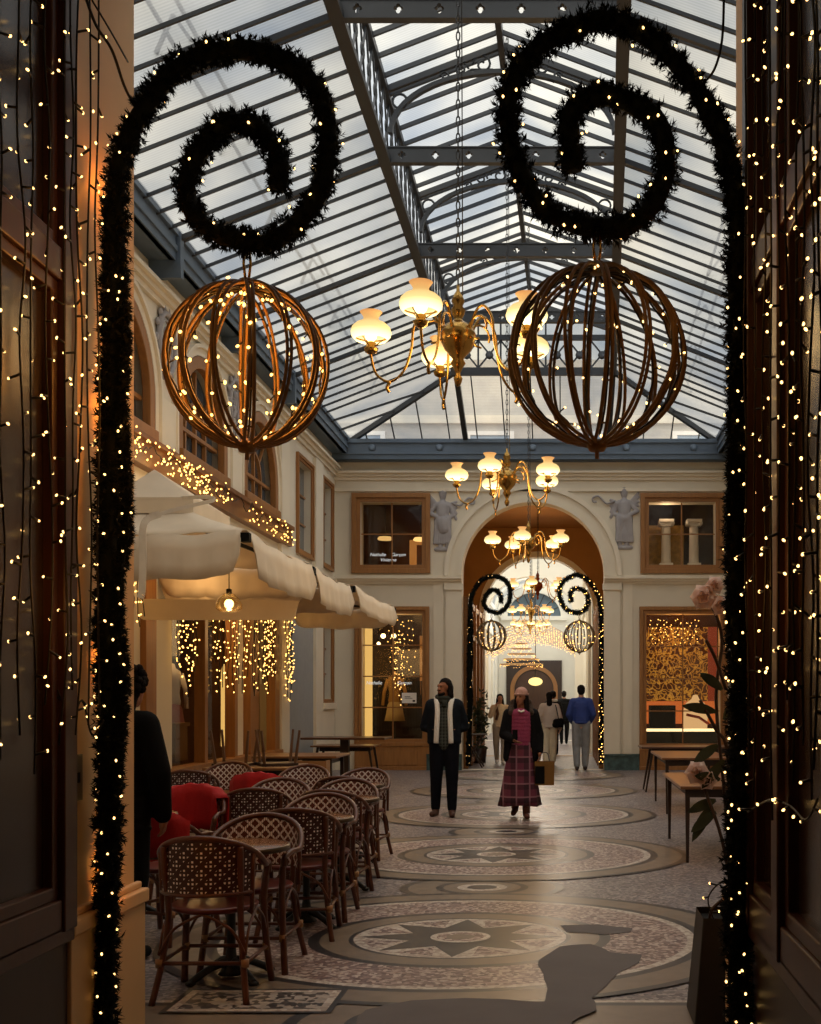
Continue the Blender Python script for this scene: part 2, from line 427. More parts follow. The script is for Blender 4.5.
def fring(cx, cy, r0, r1, z, mi, n=72):
    if r0 <= 0:
        fl.add([(cx+r1*math.cos(2*PI*i/n), cy+FSY*r1*math.sin(2*PI*i/n), z) for i in range(n)], [tuple(range(n))], mi); return
    vs = [(cx+r*math.cos(2*PI*i/n), cy+FSY*r*math.sin(2*PI*i/n), z) for r in (r0, r1) for i in range(n)]
    fl.add(vs, [(i, (i+1) % n, n+(i+1) % n, n+i) for i in range(n)], mi)
fl.box((-6.2,-2.5,-.2), (5,60,-.001), 0)
fquad(-6, -2.4, 4.8, 59, 0, 0)
Zs = .0007
# border bands parallel to the portal and along both side walls
for x0, y0, x1, y1, mi in ((-4.8,5.28,3.5,5.74,2), (-4.8,5.34,3.5,5.68,3), (-4.8,5.74,3.5,5.78,4)): fquad(x0, y0, x1, y1, Zs*(1+(mi==3)), mi)
fquad(-1.95, 5.52, -1.12, 5.98, Zs*11.5, 2); fquad(-1.92, 5.55, -1.15, 5.95, Zs*12, 4); fquad(-1.88, 5.59, -1.19, 5.91, Zs*12.5, 5)
CY = [3.43+3.85*k for k in range(6)]
for k, cy in enumerate(CY):
    for r0, r1, mi in ((0,.66,2),(0,.59,3),(0,.37,2),(0,.31,3),(0,.2,4),(0,.12,2)):
        fring(AX, cy+1.925, r0, r1, Zs*(4+{.66:0,.59:1,.37:2,.31:3,.2:4,.12:5}[r1]), mi, 40)
for k, cy in enumerate(CY):
    z = Zs*11
    R = [(1.86,2),(1.79,3),(1.56,2),(1.49,4),(1.43,1),(.95,2),(.88,3),(.7,2),(.67,4)]
    for i, (r, mi) in enumerate(R): fring(AX, cy, R[i+1][0] if i+1 < len(R) else 0, r, z, mi)
    if k % 2 == 1 or k == 2:
        st = []
        for i in range(16):
            r = .645 if i % 2 == 0 else .34
            st.append((AX+r*math.sin(i*PI/8), cy+FSY*r*math.cos(i*PI/8), z+Zs))
        fl.add(st, [tuple(range(16))], 2)
        for i in range(8):
            a = (i+.5)*PI/4
            fl.add([(AX+r*math.sin(a+da), cy+FSY*r*math.cos(a+da), z+Zs*.6) for r, da in ((.37,-.02),(.62,-.2),(.62,.2),(.37,.02))], [(0,1,2,3)], 1)
        for r0, r1, mi in ((.19,.23,2),(.15,.19,4),(.09,.15,1),(0,.09,3)): fring(AX, cy, r0, r1, z+Zs*2, mi, 40)
    else:
        for r0, r1, mi in ((.5,.54,2),(.3,.36,3),(.22,.3,2),(0,.22,1)): fring(AX, cy, r0, r1, z+Zs*2, mi, 48)
# bare concrete repair crossing the nearest star medallion
pz = Zs*15
def patch(pts, z):
    pp = []
    for p, q in zip(pts, pts[1:]+pts[:1]):
        a, b = (P(x, y, F*EYE/(y-VY)) for x, y in (p, q))
        for j in range(5):
            w = a.lerp(b, j/5); s = .02*mnoise.noise(Vector((w.x*5, w.y*5, 0)))
            pp.append((w.x+s, w.y+s*2, z))
    fl.add(pp, [tuple(range(len(pp)))], 6)
patch([(366,1012),(410,1003),(465,1000),(520,1002),(546,1003),(546,986),(538,962),(560,948),(592,945),(610,954),(640,957),(640,964),(616,976),(604,990),(592,1000),(597,1012),(578,1020),(572,1024),(560,1058),(360,1058),(352,1030)], pz)
patch([(560,927),(600,925),(632,930),(630,934),(600,936),(570,934)], pz)
fo = struct(fl, 'floor', FM, recalc=False)

# ------------------------------------------------------------------ far end wall
AHW, ASP = 1.5, 4.15
er = lambda x0, z0, x1, z1: [(x0,z0),(x1,z0),(x1,z1),(x0,z1)]
WU = [(-4.3,-3.0,4.33,5.66), (1.79,3.2,4.33,5.66)]       # upper window openings
WLo = [(-4.27,-2.99,.12,3.3), (1.74,3.3,.12,3.3)]       # shop windows below
eh = [archloop(AX, AHW, .0, ASP, 28)]
eh[0][0] = (AX-AHW, .001); eh[0][-1] = (AX+AHW, .001)
b = MB(); panel(b, er(XL,0,XR,ZW+.3), eh+[er(x0,z0,x1,z1) for x0,x1,z0,z1 in WU+WLo], mE, 0, -.35, 0, reveal=.35)
struct(b, 'wall_back', 'cream')
def cornice(name, fn, u0, u1, z, prof, mtl='cream_moulding', skip=None):
    # stepped moulding: list of (z0, z1, w)
    bb = MB()
    for z0, z1, w in prof:
        for a, c in ([(u0, u1)] if not skip else [(u0, skip[0]), (skip[1], u1)]):
            vs = (a, z+z0), (c, z+z0), (c, z+z1), (a, z+z1); bb.prism(vs, fn, 0, w)
    return struct(bb, name, mtl)
TOPC = [(-.34,-.27,.05),(-.1,-.03,.05),(-.03,.03,.1),(.03,.08,.16)]
cornice('trim_1', mE, XL, XR, 6.22, TOPC)
cornice('trim_2', mE, XL, XR, 3.98, [(-.05,.0,.05),(0,.05,.10),(.05,.10,.15),(.1,.13,.06)], skip=(AX-AHW, AX+AHW))
b = MB()
for r0, r1, w in ((AHW, AHW+.09, .09), (AHW+.09, AHW+.27, .05), (AHW+.27, AHW+.37, .1)):
    b.strip(archloop(AX, r0, 4.1, ASP, 30), archloop(AX, r1, 4.1, ASP, 30), mE, 0, w)
struct(b, 'trim_3', 'cream_moulding')
b = MB()
for s in (-1, 1):
    x = AX+s*(AHW+.17)
    b.box(mE(x-.17,.34,0), mE(x+.17,3.93,.06)); b.box(mE(x-.2,3.8,0), mE(x+.2,3.93,.09))
    x2 = AX+s*(AHW+.5); b.box(mE(x2-.1,.34,0), mE(x2+.1,3.93,.03))
struct(b, 'trim_4', 'cream_moulding')
b = MB()
for s in (-1, 1):
    x = AX+s*(AHW+.37); b.box(mE(x-.37,0,0), mE(x+.37,.34,.1)); b.box(mE(x-.37,.3,0), mE(x+.37,.34,.13))
struct(b, 'baseboard_back', 'marble')

def framed_window(name, fn, u0, u1, v0, v1, fw, cols, rows, glass_m='glass_shop', proud=.09, wood='wood', barw=.025, depth=.12, rowsv=None):
    """wood casing standing round an opening, with glazing bars and one pane sheet"""
    r = thing(name, None, None, kind='structure')
    o = MB()
    for k, (g, w) in enumerate(((0, proud), (fw*.55, proud*.55))):
        a = fw if k == 0 else fw*.45
        U0, U1, V0, V1 = u0-fw+g*1, u1+fw-g, v0-fw+g, v1+fw-g
        o.strip([(U0,V0),(U1,V0),(U1,V1),(U0,V1)], [(u0,v0),(u1,v0),(u1,v1),(u0,v1)] if k else [(U0+fw*.55,V0+fw*.55),(U1-fw*.55,V0+fw*.55),(U1-fw*.55,V1-fw*.55),(U0+fw*.55,V1-fw*.55)], fn, 0.002, w, closed=True)
    o.build('frame', wood, r, bevel=.008)
    g = MB()
    for i in range(1, cols):
        u = u0+(u1-u0)*i/cols; g.prism(er(u-barw/2,v0,u+barw/2,v1), fn, -depth, -depth+.035)
    for v in (rowsv or [v0+(v1-v0)*i/rows for i in range(1, rows)]):
        g.prism(er(u0,v-barw/2,u1,v+barw/2), fn, -depth, -depth+.03)
    if g.v: g.build('glazing_bar', wood, r)
    p = MB(); p.add([fn(u0,v0,-depth-.004), fn(u1,v0,-depth-.004), fn(u1,v1,-depth-.004), fn(u0,v1,-depth-.004)], [(0,1,2,3)])
    p.build('pane', glass_m, r)
    return r
framed_window('window_1', mE, *WU[0], .18, 2, 2)
framed_window('window_2', mE, *WU[1], .18, 2, 2)
framed_window('window_3', mE, *(WLo[0][0], WLo[0][1], .66, 3.3), .15, 2, 4)
framed_window('window_4', mE, *(WLo[1][0], WLo[1][1], .56, 3.3), .15, 2, 4)
for i, (x0, x1, z0) in enumerate(((WLo[0][0], WLo[0][1], .5), (WLo[1][0], WLo[1][1], .42))):
    b = MB(); b.box(mE(x0-.15,0,-.2), mE(x1+.15,z0,.06)); b.box(mE(x0+.1,.1,.06), mE(x1-.1,z0-.1,.075)); b.box(mE(x0-.15,0,.06), mE(x1+.15,.08,.09))
    struct(b, 'trim_%d' % (5+i), 'wood', bevel=.006)
def room_box(name, fn, u0, u1, v0, v1, w0, w1, mtl):
    # the room behind an opening: five faces open to the front
    b = MB(); q = [fn(u,v,w) for w in (w0, w1) for u, v in ((u0,v0),(u1,v0),(u1,v1),(u0,v1))]
    b.add(q, [(4,5,6,7),(0,1,5,4),(1,2,6,5),(2,3,7,6),(3,0,4,7)])
    return struct(b, name, mtl)
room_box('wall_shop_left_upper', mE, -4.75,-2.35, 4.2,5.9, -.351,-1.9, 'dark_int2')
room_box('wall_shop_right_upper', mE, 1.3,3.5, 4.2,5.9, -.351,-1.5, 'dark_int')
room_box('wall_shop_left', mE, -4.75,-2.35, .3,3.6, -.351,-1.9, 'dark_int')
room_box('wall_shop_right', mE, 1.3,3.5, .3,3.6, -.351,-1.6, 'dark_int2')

# ------------------------------------------------------------------ left gallery wall
AW = [12.45, 15.35, 18.25]; ARW = 1.02
lh = [archloop(u, ARW, 4.62, 5.0, 20) for u in AW]
RW = [(20.85,21.95), (23.0,23.85)]
lh += [er(a,4.25,c,5.86) for a, c in RW]+[er(23.0,1.5,23.85,3.05)]
SH = (13.2, 19.35, .45, 3.45)
lh += [er(SH[0],SH[2],SH[1],SH[3])]
b = MB(); panel(b, er(5.08,0,YE,ZW+.3), lh, mL, 0, -.3, 0, reveal=.28); struct(b, 'wall_left', 'cream')
cornice('trim_7', mL, 5.3, YE, 6.30, TOPC[1:])
cornice('trim_8', mL, 19.9, YE, 3.98, [(-.05,.0,.03),(0,.05,.06)])
def arch_window(name, fn, u):
    r = thing(name, None, None, kind='structure')
    o = MB(); o.strip(archloop(u, ARW-.14, 4.62, 5.0), archloop(u, ARW+.02, 4.62, 5.0), fn, -.05, .05)
    o.prism(er(u-ARW,4.46,u+ARW,4.64), fn, -.1, .1); o.build('frame', 'wood', r, bevel=.01)
    g = MB()
    for du in (-.42, .42, 0): g.prism(er(u+du-.022,4.62,u+du+.022,5.0+(.86 if du == 0 else .0)), fn, -.12, -.07)
    g.prism(er(u-.9,4.97,u+.9,5.02), fn, -.12, -.06)
    g.strip(archloop(u, .40, 4.98, 5.0, 14), archloop(u, .445, 4.98, 5.0, 14), fn, -.12, -.07)
    for a in (.25, .75):
        c, s = math.cos(PI*a), math.sin(PI*a)
        g.bar(fn(u+.44*c, 5.0+.44*s, -.095), fn(u+.9*c, 5.0+.9*s, -.095), .04)
    g.build('glazing_bar', 'wood', r)
    p = MB(); lp = archloop(u, ARW-.13, 4.62, 5.0); p.add([fn(a, v, -.13) for a, v in lp], [tuple(range(len(lp)))]); p.build('pane', 'glass_dark', r)
    m = MB(); m.strip(archloop(u, ARW+.03, 4.45, 5.0), archloop(u, ARW+.13, 4.45, 5.0), fn, .002, .05); m.strip(archloop(u, ARW+.13, 4.45, 5.0), archloop(u, ARW+.18, 4.45, 5.0), fn, .002, .09)
    m.build('archivolt', 'cream_moulding', r)
for i, u in enumerate(AW): arch_window('window_%d' % (5+i), mL, u)
framed_window('window_8', mL, RW[0][0], RW[0][1], 4.25, 5.86, .11, 2, 3, 'glass_dark', .06)
framed_window('window_9', mL, RW[1][0], RW[1][1], 4.25, 5.86, .11, 2, 3, 'glass_dark', .06)
framed_window('window_10', mL, 23.0, 23.85, 1.5, 3.05, .11, 2, 3, 'glass_dark', .06)
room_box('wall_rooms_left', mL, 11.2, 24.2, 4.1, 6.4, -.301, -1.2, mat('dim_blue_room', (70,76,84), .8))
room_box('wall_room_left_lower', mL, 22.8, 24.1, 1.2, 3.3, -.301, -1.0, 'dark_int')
b = MB()
for u0, u1 in ((19.45,20.0), (22.15,22.8), (13.62,14.2), (16.52,17.1)):
    lo = 0 if u0 > 19 else 4.45
    b.box(mL(u0,lo,0), mL(u1,5.1 if lo else 6.15,.07))
b.box(mL(22.85,.1,0), mL(24.0,1.32,.05)); b.box(mL(22.8,1.3,0), mL(24.05,1.42,.1))
struct(b, 'trim_9', 'cream_moulding')
b = MB(); b.box(mL(20.1,0,0), mL(22.1,3.9,.02)); struct(b, 'trim_10', mat('grey_blue_panel', (150,154,156), .6, var=.06))
# shop front under the awning
b = MB()
for u, w in ((13.3,.34),(15.35,.13),(16.75,.15),(17.75,.5),(19.15,.3)):
    b.box(mL(u-w/2,0,-.08), mL(u+w/2,3.5,.07)); b.box(mL(u-w/2-.03,0,-.08), mL(u+w/2+.03,.5,.09))
b.box(mL(SH[0],.40,-.1), mL(SH[1],.66,.12)); b.box(mL(SH[0],3.32,-.1), mL(SH[1],3.5,.1)); b.box(mL(SH[0],0,-.05), mL(SH[1],.42,.06))
b.box(mL(13.46,2.75,-.06), mL(19.1,2.82,.02))
struct(b, 'trim_11', 'wood', bevel=.008)
b = MB(); b.box(mL(13.5,.0,-.06), mL(14.05,3.45,.05)); b.box(mL(17.05,.5,-.12), mL(17.5,3.4,-.04)); struct(b, 'trim_12', 'cream_moulding')
b = MB(); b.add([mL(SH[0],.6,-.1), mL(SH[1],.6,-.1), mL(SH[1],3.4,-.1), mL(SH[0],3.4,-.1)], [(0,1,2,3)]); struct(b, 'window_11', 'glass_shop')
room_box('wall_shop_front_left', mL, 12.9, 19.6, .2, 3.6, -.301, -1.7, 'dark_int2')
# fascia board over the awning
b = MB(); b.box(mL(5.3,4.14,0), mL(19.95,4.44,.12)); b.box(mL(5.3,4.42,0), mL(19.95,4.48,.17)); struct(b, 'trim_13', mat('gilt_fascia', (120,74,32), .4, var=.2, scale=3))
# ------------------------------------------------------------------ right wall and near wall
b = MB(); b.box((XR,YN,0), (XR+.3,YE,ZW+.3)); struct(b, 'wall_right', 'cream')
mR = lambda u, v, w: (XR-w, u, v)
cornice('trim_14', mR, 5.3, YE, 6.22, TOPC); cornice('trim_15', mR, 5.3, YE, 3.98, [(-.05,.0,.05),(0,.05,.10),(.05,.10,.15)])
b = MB()
b.box((XL,YN-.2,0), (PL-.3,YN,ZG+.2)); b.box((PR+.3,YN-.2,0), (XR,YN,ZG+.2)); b.box((PL-.3,YN-.2,5.2), (PR+.3,YN,ZG+.2))
b.add([(XL,YN,ZG),(XR,YN,ZG),(XR,YN,8.7),(-.7,YN,9.3),(XL,YN,8.7)], [(0,1,2,3,4)])
struct(b, 'wall_front', 'cream')

# ------------------------------------------------------------------ passage the camera stands in: panelled sides, plaster jambs
b = MB(); b.box((PL-.3,-2.3,0), (PL,YN,5.2)); struct(b, 'wall_passage_left', 'jamb')
b = MB(); b.box((PR,-2.3,0), (PR+.3,YN,5.2)); struct(b, 'wall_passage_right', 'jamb')
b = MB(); b.box((PL-.3,-2.5,0), (PR+.3,-2.3,5.2)); struct(b, 'wall_passage_back', 'wood_panel')
b = MB(); b.box((PL-.3,-2.5,4.95), (PR+.3,YN,5.2)); struct(b, 'ceiling_passage', 'dark_int')
def passage_panelling(idx, x, s, y1):
    # s=+1 faces +X (left side), -1 faces -X
    fn = lambda u, v, w: (x+s*w, u, v)
    r = thing('door_%d' % idx, None, None, kind='structure')
    st = MB(); ys = [y1, y1-.62, y1-1.36, y1-2.1, y1-2.84]
    for y in ys: st.box(fn(y-.11,.66,0), fn(y,4.9,.07))
    for i in range(len(ys)-1):
        for z0, z1 in ((.66,.78),(3.05,3.17),(4.3,4.42)): st.box(fn(ys[i+1],z0,0), fn(ys[i]-.11,z1,.06))
        for z0, z1 in ((.78,3.05),(3.17,4.3)):
            a, c = ys[i+1]+.0, ys[i]-.11
            st.strip([(a,z0),(c,z0),(c,z1),(a,z1)], [(a+.05,z0+.05),(c-.05,z0+.05),(c-.05,z1-.05),(a+.05,z1-.05)], fn, 0, .045, closed=True)
    st.build('door_frame', 'wood_dark', r, bevel=.006)
    pn = MB()
    for i in range(len(ys)-1): pn.box(fn(ys[i+1],.7,0), fn(ys[i]-.1,4.85,.012))
    pn.build('door_panel', mat('polished_dark_panel', (48,34,26), .22, var=.2, scale=2), r)
    lo = MB(); lo.box(fn(-2,0,0), fn(y1,.62,.03)); lo.build('plinth', 'wood_panel', r)
    rl = MB(); rl.box(fn(-2,.61,0), fn(y1,.68,.06)); rl.build('rail', 'wood_dark', r, bevel=.008)
passage_panelling(1, PL, 1, 4.33)
passage_panelling(2, PR, -1, 4.46)
for i, (x, s, y0) in enumerate(((PL,1,4.33),(PR,-1,4.46))):
    b = MB(); fn = lambda u, v, w: (x+s*w, u, v)
    b.box(fn(y0,0,0), fn(YN+.02,.62,.045)); b.box(fn(y0,.62,0), fn(YN+.03,.68,.06)); b.box(fn(y0,.68,0), fn(YN+.02,.71,.03))
    struct(b, 'baseboard_%s' % ('left','right')[i], 'jamb', bevel=.008)
sw = MB(); sw.box((PL,4.40,1.12), (PL+.008,4.52,1.3)); sw.box((PL+.008,4.43,1.19), (PL+.012,4.49,1.23), 1)
tag(sw.build('wall_plate', [mat('dull_bronze_plate', (86,72,52), .4), 'black']), 'dull bronze wall plate on the left plaster jamb', 'wall plate')

# ------------------------------------------------------------------ glass roof
Z0, Z1, Z2, Z3 = 6.83, 7.84, 8.63, 9.15
YH = 22.2
XE0, XE1 = XL+.14, XR-.14
xpl = lambda y: -2.09
xpr = lambda y: .95+(y-YH)*.0345
xrd = lambda y: -.73+.012*(y-13.6)
ceil_ = thing('ceiling', None, None, kind='structure')
def lerp3(a, c, t): return Vector(a).lerp(Vector(c), t)
# glass sheets
g = MB(); gu = MB(); ysl = [YN+.2+(YH-YN-.2)*i/12 for i in range(13)]
dz = Vector((0,0,.045))
for a, c in zip(ysl, ysl[1:]):
    for q in ([(XE0,a,Z0),(XE0,c,Z0),(xpl(c),c,Z1),(xpl(a),a,Z1)], [(XE1,a,Z0),(xpr(a),a,Z1),(xpr(c),c,Z1),(XE1,c,Z0)],
              [(xpl(a),a,Z2),(xpl(c),c,Z2),(xrd(c),c,Z3),(xrd(a),a,Z3)], [(xpr(a),a,Z2),(xrd(a),a,Z3),(xrd(c),c,Z3),(xpr(c),c,Z2)]):
        (gu if q[0][2] == Z2 else g).add([Vector(p)+dz for p in q], [(0,1,2,3)])
gu.build('lantern_pane', 'lanternglass', ceil_, recalc=False)
for q in ([(XE0,YH,Z0),(XE0,YE,Z0),(xpl(YH),YH,Z1)], [(XE1,YE,Z0),(XE1,YH,Z0),(xpr(YH),YH,Z1)]): g.add([Vector(p)+dz for p in q], [(0,1,2)])
g.build('roof_pane', 'roofglass', ceil_, recalc=False)
g = MB(); g.add([Vector(p)+dz for p in ((XE0,YE,Z0),(XE1,YE,Z0),(xpr(YH),YH,Z1),(xpl(YH),YH,Z1))], [(0,1,2,3)])
g.add([(xpl(YH),YH+.03,Z1),(xpr(YH),YH+.03,Z1),(xpr(YH),YH+.03,Z2),(xrd(YH),YH+.03,Z3),(xpl(YH),YH+.03,Z2)], [(0,1,2,3,4)])
g.build('hip_pane', 'hipglass', ceil_, recalc=False)
# glazing bars: lower slopes, upper slopes, hip end
TR = [7.75, 10.6, 13.45, 16.3, 19.15]
y = YN+.35; bi = 0
bys = []
while y < YH-.1: bys.append(y); y += .407
bL = bR = None
for y in bys:
    q = MB(); q.bar((XE0,y,Z0), (xpl(y),y,Z1), .023, .036); q.build('glazing_bar', 'iron_dark', ceil_)
    q = MB(); q.bar((XE1,y,Z0), (xpr(y),y,Z1), .023, .036); q.build('glazing_bar', 'iron_dark', ceil_)
q = MB()
for y in bys:
    q.bar((xpl(y),y,Z2), (xrd(y),y,Z3), .03, .05); q.bar((xpr(y),y,Z2), (xrd(y),y,Z3), .03, .05)
tag(q.build('lantern_glazing_bar', 'iron', ceil_), kind='stuff')
for t in TR:
    for xe, xp in ((XE0, xpl(t)), (XE1, xpr(t))):
        q = MB(); q.bar((xe,t,Z0-.02), (xp,t,Z1-.02), .05, .06); q.build('rafter', 'iron_dark', ceil_)
for xe, xp in ((XE0, xpl(YH)), (XE1, xpr(YH))):
    q = MB(); q.bar((xe,YE,Z0), (xp,YH,Z1), .08, .12); q.build('hip_rafter', 'iron_dark', ceil_)
    q = MB(); q.bar((xe*.52+xp*.48,YH+1.03,Z0+.49), (xe,YH+.9,Z0), .027,.04); q.bar((xe*.25+xp*.75,YH+.5,Z0+.75),(xe,YH+.1,Z0),.027,.04); q.build('glazing_bar', 'iron_dark', ceil_)
for i in range(1, 14):
    xb = XE0+(XE1-XE0)*i/14
    xl, xr = xpl(YH), xpr(YH)
    if xb < xl: t = (xb-XE0)/(xl-XE0); top = (xb, YE+(YH-YE)*t, Z0+(Z1-Z0)*t)
    elif xb > xr: t = (XE1-xb)/(XE1-xr); top = (xb, YE+(YH-YE)*t, Z0+(Z1-Z0)*t)
    else: top = (xb, YH, Z1)
    q = MB(); q.bar((xb,YE,Z0), top, .023, .036); q.build('glazing_bar', 'iron_dark', ceil_)
for xp in (xpl(YH), xpr(YH)):
    q = MB(); q.bar((xp*.98,YE,Z0-.05), (xp,YH,Z1), .1, .12); q.build('hip_rafter', 'iron_dark', ceil_)
# long lattice girders
for nm, fx in (('left', xpl), ('right', xpr)):
    q = MB(); a, c = YN+.2, YH
    q.bar((fx(a),a,Z1-.05), (fx(c),c,Z1-.05), .13, .07); q.bar((fx(a),a,Z1+.03), (fx(c),c,Z1+.03), .05, .12)
    q.bar((fx(a),a,Z2), (fx(c),c,Z2), .08, .09)
    q.build('purlin_girder', 'iron_dark', ceil_)
    q = MB(); n = 42
    for i in range(n):
        y0, y1 = a+(c-a)*i/n, a+(c-a)*(i+1)/n
        q.bar((fx(y0),y0,Z1), (fx(y1),y1,Z2), .02, .03); q.bar((fx(y0),y0,Z2), (fx(y1),y1,Z1), .02, .03)
        ym = (y0+y1)/2; q.tube([(fx(ym),ym+.08*math.cos(k*PI/4),(Z1+Z2)/2+.08*math.sin(k*PI/4)) for k in range(8)], .013, 4, closed=True)
    tag(q.build('girder_lattice', 'iron', ceil_), kind='stuff')
q = MB(); q.bar((xrd(YN+.2),YN+.2,Z3-.02), (xrd(YH),YH,Z3-.02), .07, .14); q.build('ridge_beam', 'iron_dark', ceil_)
for s, xe, fx in ((-1, XE0, xpl), (1, XE1, xpr)):   # maintenance rails lying above the glass
    for f in (.42, .50):
        q = MB(); p = [Vector((xe,y,Z0)).lerp(Vector((fx(y),y,Z1)), f)+Vector((0,0,.3)) for y in (YN+.3, YH-.3)]; q.bar(p[0], p[1], .03); q.build('outer_rail', 'iron', ceil_)
    for k in range(9):
        y = 6.5+1.9*k; A, B = (Vector((xe,y,Z0)).lerp(Vector((fx(y),y,Z1)), f) for f in (.40, .52)); m = (A+B)/2+Vector((0,0,.34)); q = MB()
        q.bar(A+Vector((0,0,.06)), m, .03); q.bar(B+Vector((0,0,.06)), m, .03); q.build('rail_stand', 'iron', ceil_)
# cross frames
def quatrefoil(cx, cz, r):
    pts = []
    for k in range(4):
        a = k*PI/2
        for t in (-.95, -.5, 0, .5, .95): pts.append((cx+r*.62*math.cos(a)+r*.5*math.cos(a+t*PI*.62), cz+r*.62*math.sin(a)+r*.5*math.sin(a+t*PI*.62)))
    return pts
fol = ['nearest of the iron roof frames, above the first chandelier chain', 'second iron roof frame, crossing behind the top of the right spiral', 'third iron roof frame, level with the right spiral middle', 'fourth iron roof frame, just above the right hoop ball', 'fifth iron roof frame, the last before the glazed far end']
for i, t in enumerate(TR):
    xl, xr, xm = xpl(t), xpr(t), xrd(t)
    r = thing('roof_frame', fol[i], 'roof frame', (xl, t, Z1), 'iron frames of the glass roof')
    fy = lambda u, v, w: (u, t+w, v)
    q = MB(); n = 7; hs = [quatrefoil(xl+(xr-xl)*(k+.5)/n, Z1+.02, .042) for k in range(n)]
    panel(q, er(xl,Z1-.06,xr,Z1+.10), hs, fy, -.03, .03, reveal=-.06)
    q.box((xl,t-.045,Z1-.075), (xr,t+.045,Z1-.06)); q.box((xl,t-.045,Z1+.10), (xr,t+.045,Z1+.115)); q.build('tie_beam', 'iron', r)
    q = MB(); q.bar((xl,t,Z2), (xm,t,Z3), .05, .07); q.bar((xr,t,Z2), (xm,t,Z3), .05, .07); q.build('principal_rafter', 'iron_dark', r)
    q = MB(); pts = []
    for k in range(25):
        a = PI-PI*k/24; hw = (xr-xl)/2-.06
        pts.append(((xl+xr)/2+hw*math.cos(a), t, 8.12+.72*math.sin(a)))
    for p0, p1 in zip(pts, pts[1:]): q.bar(p0, p1, .05, .07, up=(0,1,0))
    q.build('arched_rib', 'iron', r)
    for s, xe in ((-1, xl), (1, xr)):
        q = MB(); c = Vector((xe-s*.17, t, 8.5))
        q.tube([c+Vector((.085*math.cos(a*PI/6),0,.085*math.sin(a*PI/6))) for a in range(12)], .016, 6, closed=True)
        c2 = Vector((xm+s*.22, t, 8.93))
        for cc, sg, k0 in ((c2, s, .12), (c2+Vector((s*.25,0,-.05)), -s, .085), (c2+Vector((s*.44,0,-.14)), s, .06)):
            q.tube([cc+Vector((sg*k0*(1-a/22)*math.cos(a*.5), 0, k0*(1-a/22)*math.sin(a*.5))) for a in range(18)], .015, 5)
        q.tube([(xm+s*.1,t,8.87),(xm+s*.35,t,8.87),(xm+s*.62,t,8.72)], .014, 5)
        q.build('scroll', 'iron', r)
# glazed far end: lattice band with rosettes
r = thing('lattice_band', 'iron lattice band with rosettes at the far end of the glass roof', 'iron lattice', (xpl(YH), YH, Z1))
xl, xr = xpl(YH), xpr(YH)
q = MB(); q.box((xl,YH-.05,Z1-.1), (xr,YH+.02,Z1+.05)); q.box((xl,YH-.05,8.42), (xr,YH+.02,8.52)); q.build('rail', 'iron', r)
q = MB(); n = 7
for k in range(n):
    a, c = xl+(xr-xl)*k/n, xl+(xr-xl)*(k+1)/n; m = (a+c)/2
    q.bar((a,YH,Z1+.05), (c,YH,8.42), .03); q.bar((a,YH,8.42), (c,YH,Z1+.05), .03); q.bar((a,YH,Z1), (a,YH,8.9 if 0 < k else 8.6), .035)
    q.lathe([(.0,-.02),(.08,-.02),(.08,.02),(0,.02)], (0,0,0), 8)
    for j in range(len(q.v)-32, len(q.v)): v = q.v[j]; q.v[j] = Vector((m+v.x, YH-.01+v.z, 8.135+v.y))
q.build('lattice', 'iron', r)
q = MB(); q.bar((xl,YH,Z2), (xrd(YH),YH,Z3), .07, .1); q.bar((xr,YH,Z2), (xrd(YH),YH,Z3), .07, .1)
for k in range(1, n): xx = xl+(xr-xl)*k/n; q.bar((xx,YH,8.5), (xx,YH,min(Z2+(xx-xl)*.38, Z2+(xr-xx)*.38)), .025)
q.build('gable_bar', 'iron_dark', r)
# gutters with brackets
for nm, fn, a, c in (('trim_16', mL, 5.3, YE), ('trim_17', mR, 5.3, YE), ('trim_18', mE, XL, XR)):
    q = MB(); h = .12 if nm != 'trim_18' else 0; q.box(fn(a,6.5+h,0), fn(c,6.56+h,.3)); q.box(fn(a,6.5+h,.24), fn(c,6.88+h*.5,.32)); q.box(fn(a,6.84+h*.5,.22), fn(c,6.92+h*.5,.36)); q.box(fn(a,6.6+h,.32), fn(c,6.66+h,.345))
    struct(q, nm, 'gutter')
for k, t in enumerate(TR):
    for fn in (mL,):
        q = MB(); q.prism([(t-.04,6.42),(t+.04,6.42),(t+.06,6.6),(t+.06,6.95),(t-.06,6.95),(t-.06,6.6)], fn, 0, .375)
        q.build('gutter_bracket', 'gutter', ceil_)
for x in (-4.0, -2.6, -.655, 1.3, 2.7):
    q = MB(); q.lathe([(0,-.02),(.075,-.02),(.075,.02),(.045,.035),(0,.035)], (0,0,0), 14)
    for j, v in enumerate(q.v): q.v[j] = Vector((x+v.x, YE-.325-v.z, 6.74+v.y))
    q.build('gutter_boss', 'gutter', ceil_)

# ------------------------------------------------------------------ house front seen through the glazed end
r = thing('house_front', 'pale house front with shuttered windows beyond the glass roof end', 'building', (0, 29.5, 6.6))
q = MB(); q.box((-9,29.5,6.0), (8,30.5,10.2)); q.build('wall', mat('pale_house_plaster', (188,182,172), .8, var=.06), r)
q = MB(); q.box((-9,29.38,8.55), (8,29.5,8.75)); q.build('ledge', 'cream_moulding', r)
for x in (-5.2, -1.9, .6, 3.4):
    q = MB(); q.strip(er(x-.62,6.95,x+.62,8.35), er(x-.5,7.05,x+.5,8.25), lambda u, v, w: (u, 29.5-w, v), 0, .08, closed=True); f = q.build('window', 'white_paint', r)
    q = MB(); q.box((x-.5,29.46,7.05), (x+.5,29.49,8.25)); q.build('pane', mat('sky_pane', (120,144,170), .25), f)

